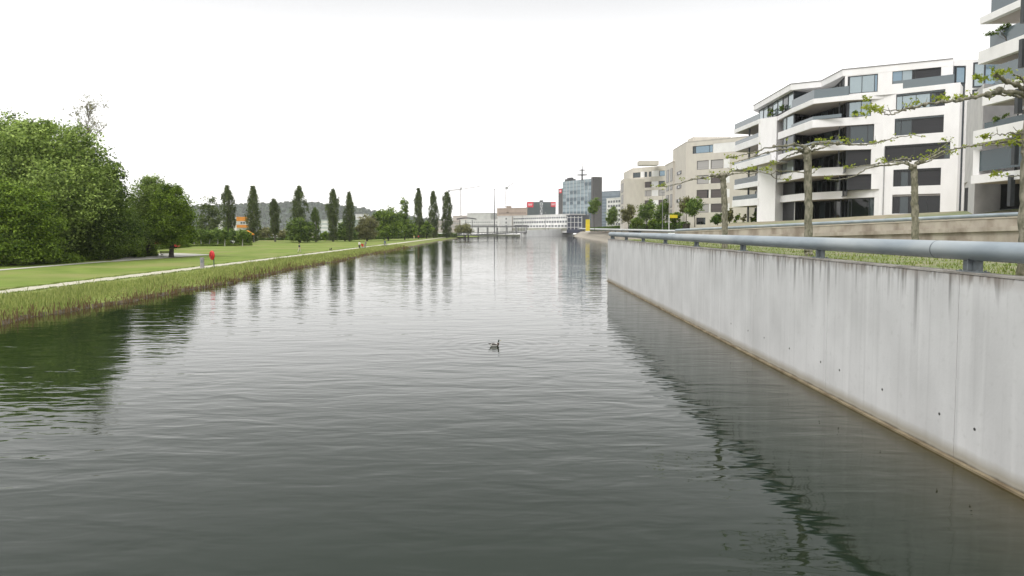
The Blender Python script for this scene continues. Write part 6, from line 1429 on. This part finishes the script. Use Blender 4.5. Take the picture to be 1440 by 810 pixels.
# yellow pylon, lamp posts, yellow sign
YELM = mat("yellow_paint", (.80, .62, .03), None, 2, .5)
p = at(826.5, 320.5, 330); root = empty("advertising_pylon", (p.x, p.y, 4.2), "upright yellow pylon at the left end of the long hedge", "sign"); mb = MB(); mb.box(-1.0, 1.0, -.3, .3, .1, 5.6); o = mb.build("panel", YELM, None); o.parent = root
mb = MB(); mb.box(-1.2, 1.2, -.4, .4, -.3, .099); o = mb.build("base", CONCF, None); o.parent = root
p = at(951, 321, 150); root = empty("direction_sign", (p.x, p.y, 4.6), "yellow sign board on a white post before the beige blocks", "sign")
mb = MB(); mb.tube([(-1.6, 0, 0), (-1.6, 0, 3.6)], .12, 8); o = mb.build("post", FW, None); o.parent = root
mb = MB(); mb.box(-1.5, .25, -.08, .08, 2.9, 3.6); o = mb.build("board", YELM, None); o.parent = root
def lamp(px, yt, yb, D, label, r_=.07, zb=4.4):
    p = at(px, yb, D); t = at(px, yt, D).z; root = empty("street_lamp", (p.x, p.y, zb), label, "street lamp"); mb = MB(); mb.tube([(0, 0, 0), (0, 0, t-zb)], [r_*1.2, r_*.8], 8); o = mb.build("pole", mat("lamp_pole", (.28, .28, .27), None, 3, .5), None); o.parent = root
    mb = MB(); mb.box(-.5, .5, -.15, .15, t-zb, t-zb+.14); o = mb.build("lamp_head", FG, None); o.parent = root
lamp(931.5, 271, 321, 160, "slim grey lamp post rising from the hedge before the beige blocks")
lamp(767, 299, 322, 470, "thin lamp post on the far quay before the long white office", .14, 4.2)
lamp(735, 302, 322, 500, "thin lamp post by the footbridge's right end at the lake's far end", .14, 3)
# dark parked cars / vans
def car(p, rz, label, paint, van=False, group="vehicles parked beyond the lawn"):
    root = empty("parked_van" if van else "parked_car", p, label, "van" if van else "car", group, rz)
    if van: prof = [(-2.4, .35), (2.4, .35), (2.45, .9), (1.9, 1.15), (1.35, 1.95), (-2.3, 2.0), (-2.42, 1.0)]; gl = [(1.25, 1.85), (1.8, 1.2), (.2, 1.2), (.2, 1.85)]
    else: prof = [(-2.1, .35), (2.1, .35), (2.15, .75), (1.2, .92), (.45, 1.42), (-1.2, 1.45), (-1.9, .98), (-2.15, .9)]; gl = [(.38, 1.36), (1.0, .96), (-1.7, .98), (-1.15, 1.38)]
    mb = MB(); n = len(prof); V = []
    for y, k_ in ((-.88, 1), (-.80, 1.02), (.80, 1.02), (.88, 1)):
        for x, z in prof: V.append((x*(.985 if abs(y) > .85 else 1), y, z*(.985 if abs(y) > .85 and z > .5 else 1)))
    mb.add(V, [(i*n+j, (i+1)*n+j, (i+1)*n+(j+1) % n, i*n+(j+1) % n) for i in range(3) for j in range(n)]+[tuple(range(n)), tuple(range(4*n-1, 3*n-1, -1))]); o = mb.build("body", paint, None); o.parent = root
    for sy in (-1, 1): mb = MB(); mb.add([(x, sy*.892, z) for x, z in gl], [(0, 1, 2, 3)]); o = mb.build("side_window", GLASSD, None); o.parent = root
    for x in (-1.4, 1.4):
        for sy in (-1, 1): mb = MB(); mb.tube([(x, sy*.70, .33), (x, sy*.90, .33)], .33, 14, smooth=False); o = mb.build("wheel", BLACKC, None); o.parent = root
WP = mat("white_paint", (.80, .80, .80), (.78, .78, .78), 1, .3); BP = mat("black_paint", (.02, .02, .025), None, 1, .3); RP = mat("red_paint", (.5, .05, .04), None, 1, .35); SP = mat("silver_paint", (.45, .45, .46), None, 1, .3)
for px, py, D, pt, vn, lb in [(374, 341.2, 262, WP, True, "first of the white vans showing between the poplar stems, leftmost"), (382, 341, 262, WP, True, "middle white van beside the bare poplar stem"), (390, 341, 262, WP, False, "white car right of the white vans"), (400, 341, 264, SP, False, "grey car right of the bare poplar stem"),
      (320, 343.5, 196, WP, False, "white car seen behind the young trees"), (263, 344, 196, WP, False, "white car seen at the left end of the young tree row"), (340, 343, 215, WP, True, "white van under the orange canopy"), (200, 345.5, 150, WP, True, "white van behind the trunks of the round pair"), (222, 345, 150, SP, False, "pale car seen between the trunks of the round pair"), (236, 344.5, 150, RP, True, "red van behind the right trunk of the round pair"),
      (448, 340.8, 270, SP, False, "silver car behind the cone shaped poplar"), (457, 340.6, 270, WP, False, "white car behind the low hedge near the pale glass hall")]:
    p = at(px, py, D); car((p.x, p.y, zland(p.x, p.y)), R(rngp.uniform(-12, 12)), lb, pt, vn)
# orange canopy
p = at(345, 343, 212); root = empty("canopy_tent", (p.x, p.y, zland(p.x, p.y)), "small orange canopy over the vehicles left of the second poplar", "canopy"); OR = mat("orange_panel", (.80, .30, .03), (.72, .25, .03), .5, .7)
mb = MB(); mb.add([(-2.3, -1.5, 2.6), (2.3, -1.5, 2.6), (2.3, 1.5, 2.6), (-2.3, 1.5, 2.6), (-.9, 0, 3.7), (1.0, 0, 3.7), (-2.3, -1.5, 2.3), (2.3, -1.5, 2.3), (2.3, 1.5, 2.3), (-2.3, 1.5, 2.3)], [(0, 1, 5, 4), (1, 2, 5), (2, 3, 4, 5), (3, 0, 4), (0, 6, 7, 1), (1, 7, 8, 2), (2, 8, 9, 3), (3, 9, 6, 0)]); o = mb.build("roof", OR, None); o.parent = root
for x in (-2.2, 2.2):
    for y in (-1.4, 1.4): mb = MB(); mb.tube([(x, y, 0), (x, y, 2.3)], .05, 6); o = mb.build("post", FW, None); o.parent = root
# orange and white tower behind the poplars
A = at(332.5, 306.5, 420); root, fr, zt = block("apartment_block", "white tower with orange roof storey and orange balcony band between the first poplars", 332.5, 350.5, 307, 420, 425, 1, 8, mat("far_warm_white", (.68, .65, .62), None, .2, .8), [])
for z0, z1, m_, nm, n_ in ((zt-1.7, zt+.9, OR, "orange_storey", .12), (zt-3.9, zt-1.75, FW, "wall_band", .06), (zt-5.7, zt-4.0, OR, "orange_band", .25)):
    mb = MB(); mb.box(-.1, fr.len*.93, .01, n_+.2, z0, z1, 0, fr); mb.build(nm, m_, root)
for i in range(3): mb = MB(); mb.box(fr.len*(.3+.2*i), fr.len*(.44+.2*i), .27, .35, zt-3.3, zt-2.2, 0, fr); mb.build("window", FGL, root)
for i in range(5): mb = MB(); mb.box(fr.len*(.50+.1*i), fr.len*(.53+.1*i), .01, .12, 2, zt-5.9, 0, fr); mb.build("balcony_rail", FG, root)
block("apartment_block", "small white block between the grey green tree and the first poplar", 309, 319.5, 317, 430, 430, 1, 8, FW, [(5, 6.2, .1, .9, 3, FG)])
block("chimney_block", "narrow white shaft left of the first poplar", 307, 310, 309, 440, 440, 1, 4, FW)
block("hall", "long pale glass hall with fine upright bars behind the poplars", 441, 482, 310.5, 400, 380, 1, 15, mat("far_pale_glass", (.42, .46, .46), None, .4, .4), [(4.2+2.2*i, 5.4+2.2*i, .02, .98, 22, FW) for i in range(3)])
block("hall", "small pale building showing above the olive brown willow", 500, 516, 301.5, 900, 900, 1, 10, FW, [(14, 18, .05, .95, 7, FG)])
block("hall", "low sandy building behind the small bushy trees", 356, 440, 330, 330, 330, 1, 8, FP, [(2.2, 3.4, .03, .97, 16, FG)])
# people on the far quay
person((at(770.5, 333, 497).x, 499.5, 0) if False else (at(770.5, 330, 516).x, at(770.5, 330, 512).y, 4.35), 0, "person in black standing on the far white quay", BLACKC, BLACKC, pose="stand", group=None)
